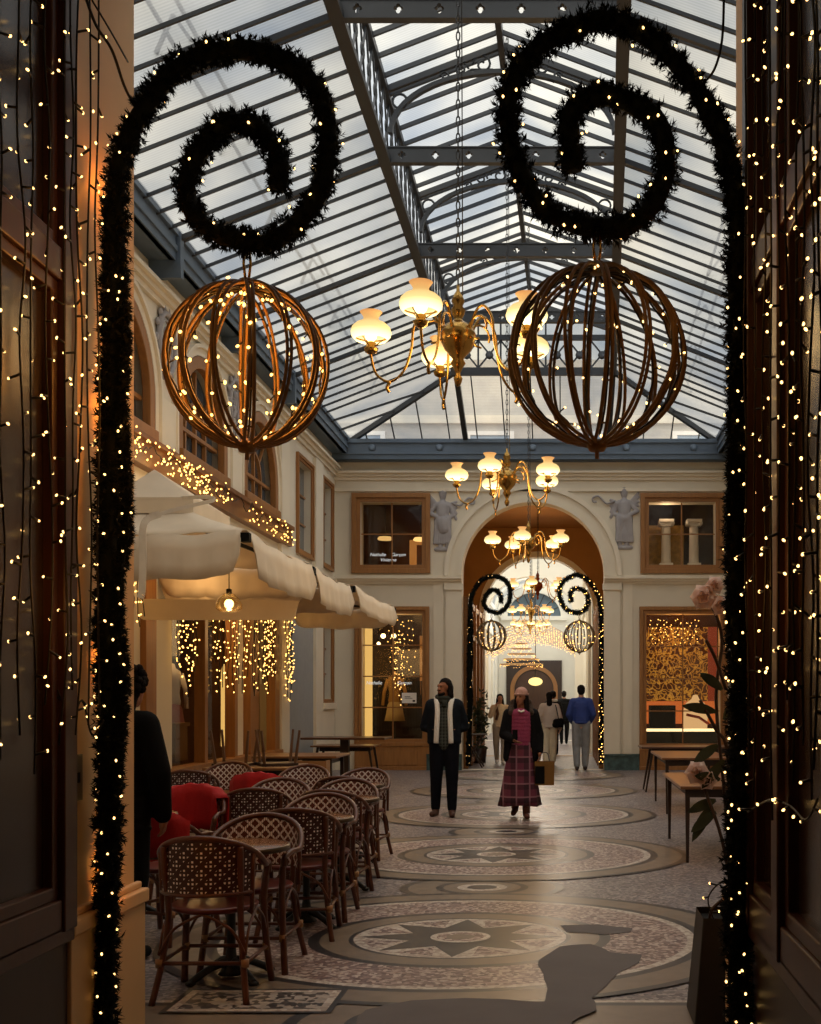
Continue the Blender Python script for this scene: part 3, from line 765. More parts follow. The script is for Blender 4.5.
# ------------------------------------------------------------------ vestibule and far gallery through the arch
VL, VR = AX-2.0, AX+2.0
YV, YG = 30.0, 56.0
b = MB(); b.box((VL-.2,YE+.35,0), (VL,YV,6.4)); b.box((VR,YE+.35,0), (VR+.2,YV,6.4)); b.box((VL,YE+.35,5.95), (VR,YV,6.2))
b.box((VL-.2,YE+.35,6.2),(VR+.2,YV,6.4))
struct(b, 'wall_vestibule', 'ochre')
mV = lambda u, v, w: (u, YV-w, v)
b = MB(); h = archloop(AX, 1.55, .001, 3.78, 26); panel(b, er(VL,0,VR,5.95), [h], mV, 0, -.4, 0, reveal=.4); struct(b, 'wall_inner_arch', 'ochre')
b = MB(); b.strip(archloop(AX, 1.42, 0.0, 3.78, 26), archloop(AX, 1.56, 0.0, 3.78, 26), mV, -.42, .05); struct(b, 'trim_19', 'white_wall')
for i, (x, s) in enumerate(((VL,1),(VR,-1))):   # panelled wooden shop fronts lining the vestibule
    fn = lambda u, v, w: (x+s*w, u, v); q = MB()
    q.box(fn(YE+.4,0,0), fn(YV,3.7,.5))
    for u in (24.8,25.9,27.0,28.1,29.2,29.8): q.box(fn(u-.09,0,.5), fn(u+.09,3.7,.6))
    for z in (.1,.8,2.9,3.6): q.box(fn(YE+.45,z-.06,.5), fn(YV,z+.06,.58))
    struct(q, 'trim_%d' % (20+i), 'wood', bevel=.01)
GX = AX-.55
DX = AX-.8
GL, GR = GX-1.95, GX+1.95
b = MB(); b.box((GL-.2,YV+.4,0), (GL,YG,5.6)); struct(b, 'wall_gallery_left', 'white_wall')
b = MB(); b.box((GR,YV+.4,0), (GR+.2,YG,5.6)); struct(b, 'wall_gallery_right', 'white_wall')
b = MB()
for x, s in ((GL,1),(GR,-1)):
    for k in range(8):
        u = 32+3*k; b.box((min(x,x+s*.08),u-.25,0), (max(x,x+s*.08),u+.25,4.2))
    b.box((min(x,x+s*.14),YV+.4,4.2), (max(x,x+s*.14),YG,4.38)); b.box((min(x,x+s*.1),YV+.4,5.4), (max(x,x+s*.1),YG,5.6))
struct(b, 'trim_22', 'white_wall')
mG = lambda u, v, w: (u, YG-w, v)
b = MB(); lun = [(DX+1.3*math.cos(PI*k/20), 5.5+1.15*math.sin(PI*k/20)) for k in range(21)]
dr = archloop(DX, .95, .001, 2.0, 20); panel(b, er(GL-.2,0,GR+.2,8.0), [lun], mG, 0, -.3, 0, reveal=.3); struct(b, 'wall_far_end', 'white_wall')
b = MB(); b.box((GR,YV+.4,0), (VR+.4,YV+.45,6.4)); struct(b, 'wall_gallery_return', 'white_wall')
r = thing('window_12', None, None, kind='structure')
q = MB(); L2 = [(DX+1.5*math.cos(PI*k/20), 5.45+1.35*math.sin(PI*k/20)) for k in range(21)]; q.strip(lun, L2, mG, 0, .12); q.box(mG(DX-1.6,5.3,0), mG(DX+1.6,5.5,.2)); q.build('frame', 'white_wall', r)
q = MB()
for k in range(1, 8): a = PI*k/8; q.bar(mG(DX,5.5,-.1), mG(DX+1.3*math.cos(a),5.5+1.15*math.sin(a),-.1), .05)
q.build('glazing_bar', 'iron', r)
q = MB(); q.add([mG(u,v,-.2) for u, v in lun], [tuple(range(21))]); q.build('pane', mat('blue_grey_pane', (96,118,130), .3, var=.4, scale=2), r)
# dark panelled doorway at the very end
r = thing('door_3', None, None, kind='structure')
q = MB(); q.box(mG(DX-1.35,0,0), mG(DX+1.35,3.35,.1)); q.build('door_panel', 'wood_panel', r)
q = MB(); q.strip(archloop(DX, .95, 0, 1.95, 20), archloop(DX, 1.15, 0, 1.95, 20), mG, .1, .25); q.build('door_frame', 'wood', r)
q = MB(); dl = archloop(DX, .9, .02, 1.95, 20); q.add([mG(u,v,.13) for u, v in dl], [tuple(range(len(dl)))]); q.build('door_leaf', 'wood_dark', r)
# pale vaulted glass over the far gallery
r = thing('ceiling_gallery', None, None, kind='structure')
q = MB(); n = 10
for k in range(n):
    a0, a1 = PI*k/n, PI*(k+1)/n
    q.add([(GX+2.0*math.cos(a), y, 5.55+1.5*math.sin(a)) for y in (YV+.4, YG) for a in (a0, a1)], [(0,1,3,2)])
q.build('vault_pane', 'hipglass', r)
q = MB()
for k in range(9):
    y = 31.5+3*k; q.tube([(GX+1.97*math.cos(PI*j/16), y, 5.53+1.48*math.sin(PI*j/16)) for j in range(17)], .05, 6)
q.build('vault_rib', 'white_wall', r)
# intermediate white arch in the far gallery
mA = lambda u, v, w: (u, 41-w, v)
b = MB(); h = archloop(GX, 1.6, .001, 4.25, 24); panel(b, er(GL,0,GR,7.1), [h], mA, 0, -.35, 0, reveal=.35); struct(b, 'wall_middle_arch', 'white_wall')
# ------------------------------------------------------------------ bulbs
def bulb_mesh(name, mtl, r, n=6):
    q = MB(); q.lathe([(r*.55,-r*1.1),(r*.95,-r*.3),(r,.15*r),(r*.75,r*.9),(r*.25,r*1.35)], (0,0,0), n); o = q.build(name, mtl)
    me = o.data; bpy.data.objects.remove(o); return me
BM = {'near': bulb_mesh('bulb', 'bulb', .0046), 'gold': bulb_mesh('bulb', 'bulb_gold', .0062), 'far': bulb_mesh('bulb', 'bulb', .011, 5), 'fargold': bulb_mesh('bulb', 'bulb_gold', .0092, 5)}
def put_bulbs(root, pts, kind='near', cap=100):
    off = Vector(root.location)
    for p in pts[:cap]:
        o = bpy.data.objects.new('bulb', BM[kind]); COL.objects.link(o); o.parent = root; o.location = Vector(p)-off
        o.rotation_euler = (random.uniform(-1.2,1.2), random.uniform(-1.2,1.2), 0)
    rest = pts[cap:]
    if rest:
        q = MB(); me = BM[kind]; vs = [v.co.copy() for v in me.vertices]; fs = [tuple(p.vertices) for p in me.polygons]
        for p in rest: q.add([v+Vector(p) for v in vs], fs)
        tag(q.build('small_bulb', me.materials[0], root), kind='stuff')

# ------------------------------------------------------------------ fir garlands with hoop balls
def needles(q, path, r, per_m, ln=.05):
    # bristling tufts of needles round a thin core
    pts = [Vector(p) for p in path]
    L_ = sum((b-a).length for a, b in zip(pts, pts[1:]))
    cs = along(pts, int(L_*per_m))
    for i, c in enumerate(cs):
        t = (cs[min(i+1, len(cs)-1)]-cs[max(i-1, 0)]).normalized()
        a = t.orthogonal().normalized(); a.rotate(Matrix.Rotation(random.uniform(0, 2*PI), 3, t))
        ax = (a+t*random.uniform(-.7,.7)).normalized(); base = c+a*r*random.uniform(.25,.6); tl = r*random.uniform(.3,.78)
        tip = base+ax*tl; side = ax.orthogonal().normalized(); bi = ax.cross(side)
        for k in range(13):
            f = random.uniform(.1,1); u = random.uniform(0, 2*PI)
            d = (ax*random.uniform(.35,1.0)+(side*math.cos(u)+bi*math.sin(u))*random.uniform(.5,1.0)).normalized()
            p = base.lerp(tip, f); l = ln*random.uniform(.35,.66)*(.7+.6*(.5+.5*mnoise.noise(c*14))); s = d.orthogonal().normalized()*.0042
            q.add([p-s, p+s, p+d*l], [(0,1,2)])
def fir_garland(label, paths, loc, nb):
    r = thing('fir_garland', label, 'garland', loc, 'lit fir garlands curling into spirals')
    q = MB()
    for p, rad in paths:
        L_ = sum((Vector(b)-Vector(a)).length for a, b in zip(p, p[1:]))
        pp = along(p, int(L_*50)); q.tube(pp, [rad*(.5+.45*(.5+.5*mnoise.noise(Vector(p_)*11))) for p_ in pp], 7)
        needles(q, p, rad, 520)
    q.build('foliage', 'fir', r, recalc=False)
    bl = []
    for p, rad in paths:
        L_ = sum((Vector(b)-Vector(a)).length for a, b in zip(p, p[1:]))
        for c in along(p, int(L_*nb)):
            a = random.uniform(-PI, 0) if random.random() < .8 else random.uniform(0, PI)   # most face the passage
            v = Vector((math.cos(a), math.sin(a), random.uniform(-.6,.6))).normalized()
            bl.append(c+v*(rad+random.uniform(.0,.02)))
    random.shuffle(bl); put_bulbs(r, bl, 'near')
    return r
DG = 4.6
def px(pts, d): return [P(x, y, d) for x, y in pts]
lsp = [(115,240),(117,175),(132,130),(150,100),(170,75),(195,57),(225,50),(260,52),(290,65),(315,87),(327,120),(327,155),(320,190),(300,220),(270,242),(240,240),(210,230),(192,210),(187,180),(197,155),(215,132),(235,122),(255,125),(272,142),(280,165),(277,192)]
gl1 = fir_garland('fir garland with lights curling into a spiral at top left, fixed to the left jamb',
    [(catmull([P(104,1060,DG), P(106,900,DG), P(110,760,DG), P(107,620,DG), P(109,480,DG), P(112,340,DG)]+px(lsp, DG), 8), .050), (catmull([P(102,1060,DG-.06), P(113,800,DG-.06), P(122,690,DG), P(116,600,DG), P(126,520,DG+.05), P(121,420,DG), P(124,330,DG), P(117,250,DG)], 6), .022)], P(107,1060,DG), 13)
DR = 4.42
rsp = [(737,300),(737,230),(733,185),(722,140),(702,98),(675,62),(645,35),(610,20),(575,27),(540,46),(518,70),(508,105),(510,140),(520,172),(540,205),(567,222),(597,228),(627,225),(650,208),(664,182),(665,150),(655,120),(630,102),(605,95),(583,100),(570,115),(570,142),(573,172)]
gl2 = fir_garland('fir garland with lights curling into a spiral at top right, fixed to the right jamb',
    [(catmull([P(740,1060,DR), P(737,880,DR), P(741,700,DR), P(738,560,DR), P(742,430,DR)]+px(rsp, DR), 8), .052), (catmull([P(737,1060,DR), P(741,760,DR-.05), P(735,600,DR-.04), P(738,300,DR-.04)], 8), .03)], P(738,1060,DR), 15)
def hoop_ball(label, c, r, n, nb, kind, tilt=0, hang=.2):
    t = thing('hoop_ball', label, 'hanging ball', c, 'hoop balls hung from the spirals')
    for k in range(n):
        q = MB(); a = PI*k/n+tilt; m = 48
        jr = random.uniform(.98, 1.0); ph = random.uniform(0, 6)
        for w in (-.011, .011):
            pts = []
            for i in range(m):
                th = 2*PI*i/m; rr = r*jr+.003*math.sin(3*th+ph+w*90); w2 = w*(1+.35*math.sin(2*th+ph))
                u, z = rr*math.sin(th), rr*math.cos(th)
                pts.append(c+Vector((u*math.cos(a)-w2*math.sin(a), u*math.sin(a)+w2*math.cos(a), z)))
            q.tube(pts, .0072, 6, closed=True)
        for i in range(0, m, 4):   # binding between the paired rods
            th = 2*PI*i/m; u, z = r*jr*math.sin(th), r*jr*math.cos(th)
            q.bar(c+Vector((u*math.cos(a)+.011*math.sin(a), u*math.sin(a)-.011*math.cos(a), z)), c+Vector((u*math.cos(a)-.011*math.sin(a), u*math.sin(a)+.011*math.cos(a), z)), .006)
        q.build('hoop', 'hoop', t)
    q = MB(); q.lathe([(.03,-.02),(.045,0),(.03,.02)], c+Vector((0,0,r)), 10); q.build('hub', 'hoop', t)
    q = MB(); q.lathe([(.008,-.05),(.008,-.02),(.03,-.02),(.04,0),(.03,.02)], c-Vector((0,0,r)), 10); q.build('hub', 'hoop', t)
    q = MB()
    for dx in (-.014, .014): q.tube([c+Vector((dx*.3,0,r)), c+Vector((dx,0,r+hang*.5)), c+Vector((dx*.5,0,r+hang))], .006, 5)
    q.build('hanger', 'brass', t)
    q = MB(); bl = []
    for k in range(n*2):
        a = PI*k/n+tilt; pts = []
        for i in range(19):
            th = PI*(i+.6)/20; rr = r-.016+random.uniform(-.008,.004)
            pts.append(c+Vector((rr*math.sin(th)*math.cos(a), rr*math.sin(th)*math.sin(a), rr*math.cos(th))))
        q.tube(pts, .0045, 4)
        for b_ in along(pts, nb):
            o = b_+(Vector((random.uniform(-1,1),random.uniform(-1,1),random.uniform(-1,1))))*.032; q.tube([b_, o], .003, 4); bl.append(o)
    q.build('light_cable', 'wire', t); random.shuffle(bl); put_bulbs(t, bl, kind)
    return t
c1 = P(247,366,DG)
ba1 = hoop_ball('glowing willow hoop ball hanging from the left spiral', c1, .325, 7, 8, 'gold', .1, .17)
c2 = P(597,357,4.38)
ba2 = hoop_ball('larger dark willow hoop ball hanging from the right spiral', c2, .338, 7, 5, 'near', .33, .16)
# the second pair stands in the far arch
DY = 24.52-DG
g3 = dup(gl1, gl1.location+Vector((-.2,DY,0)), label='distant fir spiral garland standing in the left side of the far arch')
g4 = dup(gl2, gl2.location+Vector((.12,DY,0)), label='distant fir spiral garland standing in the right side of the far arch')
b3 = dup(ba1, c1+Vector((-.28,DY,0)), label='small distant pale hoop ball on the left side of the far arch')
b4 = dup(ba2, c2+Vector((.2,DY,.0)), label='small distant lit hoop ball on the right side of the far arch')
for ch in list(g3.children)+list(b3.children):
    if ch.name.startswith('bulb') and random.random() < (.9 if ch.parent == g3 else .6): bpy.data.objects.remove(ch)
for ch in list(b4.children)+list(g4.children):
    if ch.name.startswith('bulb'): ch.scale = (1.5,1.5,1.5); ch.data = BM['gold']
# cables tying the garlands to the wall
q = MB(); q.tube(catmull([P(84,-8,4.3), P(96,25,4.35), P(112,50,4.4), P(124,85,4.5), P(134,105,DG)], 5), .006, 5); q.tube(catmull([P(92,0,4.3), P(110,30,4.4), P(128,62,4.6)], 4), .004, 5)
tag(q.build('supply_cable', 'wire'), 'black cable feeding the left fir spiral from above', 'cable')
q = MB(); q.tube(catmull([P(724,-8,4.3), P(722,40,4.3), P(714,70,4.35), P(700,88,DR), P(697,108,DR), P(706,116,DR)], 5), .005, 5)
tag(q.build('supply_cable', 'wire'), 'black cable feeding the right fir spiral from above', 'cable')

# ------------------------------------------------------------------ icicle strings in the passage
def light_string(label, pts, nb, kind='near', group=None, stub=.035, rw=.0038):
    pts = catmull(pts, 5)
    r = thing('light_string', label, 'string lights', pts[0], group)
    q = MB(); q.tube(pts, rw, 5); bl = []
    for i, b_ in enumerate(along(pts, nb)):
        a = random.uniform(0, 2*PI); d = Vector((math.cos(a)*.7, math.sin(a), random.uniform(-.5,.3))).normalized()
        o = b_+d*stub*random.uniform(.7,1.2); q.tube([b_, o], rw*1.25, 5); bl.append(o)
    q.build('cable', 'wire', r); put_bulbs(r, bl, kind); return r
def drop(xp, X, ytop, ybot, wob=.018):
    d = (X)*F/(xp-VX); ps = []
    n = 9
    for i in range(n):
        y = ytop+(ybot-ytop)*i/(n-1)
        p = P(xp, y, d); ps.append(p+Vector((random.uniform(-wob,wob)*.4, random.uniform(-wob,wob)*1.6, 0)))
    return ps
LX = [(3,760,'outermost string, by the left picture edge'),(21,735,'second string from the left edge'),(32,775,'third string from the left edge, reaching lowest'),(48,705,'string before the dark door panel, beside the frame'),(64,745,'string where dark frame meets plaster jamb'),(72,690,'first string on the plaster jamb'),(80,735,'second string on the plaster jamb'),(89,725,'third string on the plaster jamb'),(97,715,'string nearest the fir garland')]
for x, yb, s in LX: light_string('warm lights at left, '+s, drop(x, PL+.1, -60, yb), 21, group='light strings hanging on the left jamb')
RX = [(746,770,'string closest to the fir garland'),(754,800,'second string beyond the fir garland'),(763,770,'third string beyond the fir garland'),(771,820,'fourth string beyond the fir garland'),(779,745,'first string over the dark pilaster'),(787,700,'second string over the dark pilaster'),(795,785,'string in the middle of the dark panelling'),(803,745,'fourth string from the right edge'),(811,800,'third string from the right edge'),(817,770,'second string from the right edge'),(826,800,'outermost string, by the right picture edge')]
for x, yb, s in RX: light_string('warm lights at right, '+s, drop(x, PR-.1, -60, yb), 21, group='light strings hanging on the right panelling')
light_string('loose swag of lights looping low across the right panelling', [P(748,812,4.0), P(770,800,3.75), P(790,806,3.5), P(806,820,3.3), P(818,798,3.2)], 9)
light_string('loose end of lights curling low on the left jamb by the garland', [P(58,690,4.2), P(70,725,4.3), P(82,700,4.4), P(92,735,4.5), P(104,720,4.5)], 8)

# ------------------------------------------------------------------ chandeliers
def chandelier(label, c, a0, ztop, scale=1.0, hub='brass'):
    t = thing('chandelier', label, 'chandelier', c, 'brass oil-lamp chandeliers along the gallery')
    S = scale; V = lambda x, y, z: c+Vector((x*S, y*S, z*S))
    q = MB(); q.lathe([(r*S, z*S) for r, z in [(.008,-.30),(.022,-.28),(.03,-.25),(.014,-.22),(.03,-.18),(.05,-.15),(.035,-.12),(.09,-.06),(.115,.0),(.12,.04),(.1,.09),(.06,.115),(.025,.14),(.04,.17),(.05,.2),(.03,.23),(.045,.26),(.03,.3),(.012,.33),(.01,.37)]], c, 20)
    q.build('body', hub, t)
    q = MB(); z = c.z+.36*S; i = 0
    while z < ztop:
        m = Vector((c.x, c.y, z+.03)); ax = i % 2
        q.tube([m+Vector(((.012*math.cos(k*PI/4)) if ax else 0, 0 if ax else .012*math.cos(k*PI/4), .034*math.sin(k*PI/4))) for k in range(8)], .0045, 4, closed=True)
        z += .056; i += 1
    q.build('chain', 'iron_dark', t)
    q = MB(); q.tube([(c.x+.03,c.y,c.z+.3*S),(c.x+.015,c.y,ztop)], .004, 5); q.build('cable', 'wire', t)
    for k in range(5):
        a = a0+k*2*PI/5; ca, sa = math.cos(a), math.sin(a)
        A = lambda r, z: V(r*ca, r*sa, z)
        q = MB()
        q.tube(catmull([A(.09,.02),A(.15,.16),A(.22,.19),A(.29,.1),A(.31,-.06),A(.36,-.2),A(.45,-.27),A(.54,-.22),A(.575,-.1),A(.575,-.04)], 5), .009*S, 7)
        q.tube([A(.17+.075*math.cos(j*PI/6-.4), .06+.075*math.sin(j*PI/6-.4)) for j in range(11)], .008*S, 5)
        q.tube(catmull([A(.45,-.27),A(.47,-.31),A(.455,-.34)], 4), .012*S, 6)
        arm = q.build('arm', 'brass', t)
        cc = A(.575, 0)
        q = MB(); q.lathe([(r*S,z*S) for r, z in [(.014,-.09),(.04,-.075),(.05,-.05),(.028,-.04),(.034,-.015),(.02,-.005)]], cc, 14)
        q.tube([cc+Vector((.118*S*math.cos(j*PI/10), .118*S*math.sin(j*PI/10), .035*S)) for j in range(20)], .006*S, 5, closed=True)
        for j in range(3): q.tube([cc+Vector((.03*math.cos(j*2.1)*S,.03*math.sin(j*2.1)*S,-.03*S)), cc+Vector((.118*math.cos(j*2.1)*S,.118*math.sin(j*2.1)*S,.033*S))], .004*S, 4)
        q.build('lamp_gallery', 'brass', arm)
        q = MB(); q.lathe([(r*S,z*S*.82+.006) for r, z in [(.105,.0),(.128,.03),(.134,.06),(.125,.1),(.098,.13),(.066,.148),(.05,.165),(.05,.185),(.06,.205),(.074,.225),(.071,.226),(.046,.185),(.046,.165),(.062,.145),(.095,.125),(.12,.098),(.128,.06),(.122,.032)]], cc, 22, cap=False)
        q.build('lamp_shade', 'shade', arm)
        q = MB(); q.ball(cc+Vector((0,0,.045*S)), (.042*S,.042*S,.05*S), 10); q.build('bulb', M['bulb_lamp'], arm)
    return t
M['bulb_lamp'] = emat('lamp_bulb', (255,232,170), 6)
CH = [('nearest brass chandelier with five opal shades, hanging left of the right hoop ball', Vector((-.70,7.6,3.88)), PI, 9.1, 1, 'brass'),
      ('second brass chandelier with five opal shades, in front of the far wall cornice', Vector((-.655,13.2,4.02)), PI+.03, 9.1, 1, 'brass'),
      ('third brass chandelier with five opal shades, low before the arch mouth', Vector((-.57,18.4,3.98)), PI+.18, 9.1, 1, 'brass'),
      ('chandelier with round red brass hub inside the vestibule beyond the arch', Vector((-.60,26.2,4.05)), PI+.1, 5.95, .98, mat('red_copper', (140,60,24), .3, .8)),
      ('small distant chandelier just past the inner arch', Vector((-.95,33.5,4.02)), PI-.2, 6.9, 1, 'brass'),
      ('smallest distant chandelier above the light canopy', Vector((-1.15,39,3.98)), PI+.4, 6.9, 1, 'brass')]
for a in CH: chandelier(*a)

# ------------------------------------------------------------------ canopy of lights in the far gallery
t = thing('light_canopy', 'draped canopy of tiny lights across the far gallery ceiling', 'light canopy', (GX, 42.5, 3.6))
q = MB(); bl = []; bl2 = []
for j in range(9):
    y = 41.2+1.0*j
    for k in range(2):
        pts = [(GX-1.85+3.7*i/18, y+.4*k, 3.25+.06*k+(.95-.04*j)*math.sin(PI*i/18)**.8) for i in range(19)]
        q.tube(pts, .008, 4); bl += [Vector(p)+Vector((0,0,random.uniform(-.14,.04))) for p in along(pts, 42)]
for j in range(5):   # tiers of the hanging dome
    rr, z = .78-.14*j, 2.75+.19*j
    pts = [(GX-.35+rr*math.cos(i*PI/12), 42+rr*math.sin(i*PI/12), z) for i in range(25)]
    q.tube(pts, .02, 4); bl2 += [Vector(p)+Vector((0,0,random.uniform(-.12,.02))) for p in along(pts, 46-8*j)]
q.build('net', mat('pale_gold_cord', (190,150,100), .6), t); random.shuffle(bl)
put_bulbs(t, bl2+bl, 'fargold', 100)

c = Vector((DX+.1, 54.6, 2.3)); t = thing('ceiling_lamp', 'yellow lit lamp cluster before the dark arched door at the far end', 'lamp', c)
q = MB(); q.ball(c, (.34,.3,.2), 12); q.build('lamp_shade', emat('far_lamp_glow', (255,226,140), 1.6), t)
q = MB(); q.tube([c, c+Vector((0,0,4.2))], .02, 6); q.build('cord', 'wire', t)

# ------------------------------------------------------------------ lights on the left wall
t = thing('fascia_lights', 'dense tangle of tiny warm lights along the fascia above the awning', 'string lights', (XL+.2, 12, 4.3))
q = MB(); bl = []
pts = [(XL+.15+random.uniform(0,.05), 11.5+.1*i, 4.33+.08*math.sin(i*.9)+random.uniform(-.05,.05)) for i in range(84)]
q.tube(pts, .006, 4)
for i in range(230):
    y = random.choice((random.uniform(11.6,13.6), random.uniform(13.2,16.2), random.uniform(17,19.9), random.uniform(13.6,15.2)))
    bl.append(Vector((XL+.16+random.uniform(0,.06), y, 4.3+random.uniform(-.17,.17))))
q.build('cable', 'wire', t); put_bulbs(t, bl, 'fargold')
def curtain(label, fn, u0, u1, vtop, vbot, ns, nb, kind='fargold', w=.14, jag=.5):
    t = thing('light_curtain', label, 'light curtain', fn((u0+u1)/2, vtop, w), 'curtains of lights over the shop front')
    q = MB(); bl = []
    for i in range(ns):
        u = u0+(u1-u0)*(i+random.uniform(.2,.8))/ns; vb = vbot+random.uniform(0,jag)
        pts = [fn(u+random.uniform(-.03,.03), vtop+(vb-vtop)*k/8, w+random.uniform(-.015,.03)) for k in range(9)]
        q.tube(pts, .006, 4)
        for b_ in along(pts, nb): bl.append(b_+Vector((random.uniform(-.04,.04),random.uniform(-.04,.04),random.uniform(-.05,.05))))
    q.build('cable', 'wire', t); random.shuffle(bl); put_bulbs(t, bl, kind); return t
curtain('leftmost light curtain on the shop front, beside the pale post', mL, 13.9, 14.75, 3.3, 1.45, 6, 22)
curtain('wide light curtain in the middle of the shop front window', mL, 15.35, 17.2, 3.3, 1.5, 11, 16)
curtain('sparse light curtain over the pale inner post of the shop front', mL, 17.3, 17.75, 3.3, 1.5, 4, 8)
curtain('bright light curtain left of the shop front doorway', mL, 17.9, 18.7, 3.3, 1.5, 7, 22)
curtain('light curtain on the last cream pilaster of the shop front', mL, 19.4, 19.95, 3.4, 1.4, 5, 26)
curtain('short light curtain on the cream wall under the near awning edge', mL, 12.35, 12.9, 3.5, 2.2, 4, 12)
curtain('light curtain inside the far left shop window', mE, -3.75, -3.2, 3.2, 2.0, 6, 9, 'fargold', -.3, .5)
curtain('faint light tassel in the middle of the far left shop window', mE, -3.65, -3.45, 2.9, 1.3, 4, 14, 'far', -.4)
curtain('cluster of lights at the top of the far right shop window', mE, 1.85, 2.9, 3.2, 2.6, 12, 6, 'fargold', -.3, .2)

# ------------------------------------------------------------------ awning of three parasol canopies
def market_awning(label, y0, y1, xa, xb, zc, ze, val, cap=.24, apex=None, back=.34, group='cream canopies over the terrace'):
    r = thing('terrace_canopy', label, 'canopy', ((xa+xb)/2, (y0+y1)/2, ze), group)
    cx, cy = apex if apex else (xa+xb)/2, (y0+y1)/2
    q = MB(); n = 8
    cor = [(xb,y0),(xb,y1),(xa,y1),(xa,y0)]
    for i in range(4):
        (ax, ay), (bx, by) = cor[i], cor[(i+1) % 4]; vs = []; fs = []
        for a in range(n+1):
            for k in range(7):
                s, t = a/n, k/6
                e = Vector((ax+(bx-ax)*s, ay+(by-ay)*s, ze)); p = e.lerp(Vector((cx,cy,zc)), t)
                p.z -= .05*math.sin(PI*s)*(1-t)**.8+.05*math.sin(PI*t)+.012*math.sin(s*19+i)*(1-t); vs.append(p)
        for a in range(n):
            for k in range(6): fs.append((a*7+k, a*7+k+1, a*7+8+k, a*7+7+k))
        q.add(vs, fs, 0, True)
    o = q.build('canopy_top', ['canvas'], r, recalc=False); md = o.modifiers.new('thick', 'SOLIDIFY'); md.thickness = .008
    for i in range(4):
        (ax, ay), (bx, by) = cor[i], cor[(i+1) % 4]; vs = []; fs = []; m = 26; h = back if i == 1 else val
        nx, ny = (by-ay), -(bx-ax); l = math.hypot(nx, ny); nx, ny = (nx/l, ny/l)
        if (ax+bx)/2*nx+(ay+by)/2*ny < (xa+xb)/2*nx+(y0+y1)/2*ny: nx, ny = -nx, -ny
        for a in range(m+1):
            s = .02+.96*a/m; e = min(s-.02, .98-s)/.085; rd = h*(1 if e > 1 else (.55+.45*math.sqrt(max(0, 1-(1-e)**2))))
            zt = ze-.05*math.sin(PI*s)+.012*math.sin(s*19+i)
            for k in range(4):
                f = k/3; w = .02+.05*f+.018*math.sin(s*46+i*2)*f
                vs.append((ax+(bx-ax)*s+nx*w, ay+(by-ay)*s+ny*w, zt-rd*f))
        for a in range(m):
            for k in range(3): fs.append((a*4+k, a*4+k+1, a*4+5+k, a*4+4+k))
        q = MB(); q.add(vs, fs, 0, True); o = q.build('valance', 'canvas', r, recalc=False); md = o.modifiers.new('thick', 'SOLIDIFY'); md.thickness = .006
    q = MB()
    for ax, ay in cor: q = MB(); q.bar((cx,cy,zc-.2), (ax,ay,ze-.09), .025, .04); q.build('rib', 'iron_dark', r)
    for ax, ay in cor:
        q = MB(); q.box((ax-.04,ay-.04,ze-.11), (ax+.04,ay+.04,ze-.025)); q.build('rib_end', 'black', r)
    if cap:
        q = MB(); s = .45
        vs = [(cx+(ax-cx)*s, cy+(ay-cy)*s, zc-.16) for ax, ay in cor]+[(cx,cy,zc+cap)]
        q.add(vs, [(0,1,4),(1,2,4),(2,3,4),(3,0,4)]); q.add([Vector(v) for v in vs[:4]]+[Vector(v)-Vector((0,0,.16)) for v in vs[:4]], [(0,1,5,4),(1,2,6,5),(2,3,7,6),(3,0,4,7)])
        o = q.build('vent_cap', 'canvas', r, recalc=False); md = o.modifiers.new('thick', 'SOLIDIFY'); md.thickness = .008
    for yy in (y0+.25, y1-.25):
        q = MB(); q.bar((XL+.02,yy,ze-.1), (cx,yy*.6+cy*.4,ze+.1), .04, .05); q.build('wall_arm', 'iron_dark', r)
    return r
aw1 = market_awning('nearest cream canopy with a vent cap and white tie strap hanging down', 10.7, 13.45, -4.80, -2.96, 3.68, 3.08, .42, .24, -4.3)
market_awning('middle cream canopy of the terrace row', 13.6, 15.95, -4.78, -2.98, 3.42, 3.08, .42, .08, -4.1)
market_awning('farthest cream canopy of the terrace row, reaching toward the corner', 16.2, 20.1, -4.78, -2.98, 3.3, 3.12, .34, 0, -4.2)
q = MB()
pts = catmull([P(182,498,11.3), P(205,497,11.0), P(214,500,10.9), P(190,506,10.8), P(160,514,10.65), P(144,524,10.58), P(143,560,10.56), P(142,590,10.56), P(140,598,10.56)], 6)
for i, (a, c) in enumerate(zip(pts, pts[1:])): q.bar(a, c, .035 if i < 24 else .065, .01, up=(0,1,.3))
tag(q.build('tie_strap', mat('white_webbing', (226,214,196), .8)), 'white tie strap draped over the nearest canopy valance', 'strap')
# rolled inner flap hanging by the wall below the near canopy
q = MB(); fl_ = lambda u, v, w: (u, 13.0-w, v)
q.prism([(-4.80,2.46)]+[(-4.72+.1*math.cos(PI+a*PI/12), 2.5+.1*math.sin(PI+a*PI/12)) for a in range(7)]+[(-3.05,2.40),(-2.99,2.62),(-4.82,2.64)], fl_, 0, .02)
q.build('canvas_flap', 'canvas', aw1)
# pendant lamp under the awning
c = P(229,603,11.9); t = thing('pendant_lamp', 'glass pendant lamp lit under the cream canopy', 'pendant lamp', c)
q = MB(); q.lathe([(.03,.10),(.06,.09),(.11,.04),(.135,-.02),(.13,-.06),(.09,-.09)], c, 18, cap=False); q.build('lamp_shade', glass('amber_glass', (255,232,180), .3, .2), t)
q = MB(); q.ball(c+Vector((0,0,-.01)), .05, 10); q.build('bulb', 'bulb_lamp', t)
q = MB(); q.tube([c+Vector((0,0,.1)), c+Vector((0,0,.7))], .006, 5); q.lathe([(.02,.09),(.03,.1),(.03,.14),(.01,.15)], c, 10); q.build('cord', 'wire', t)

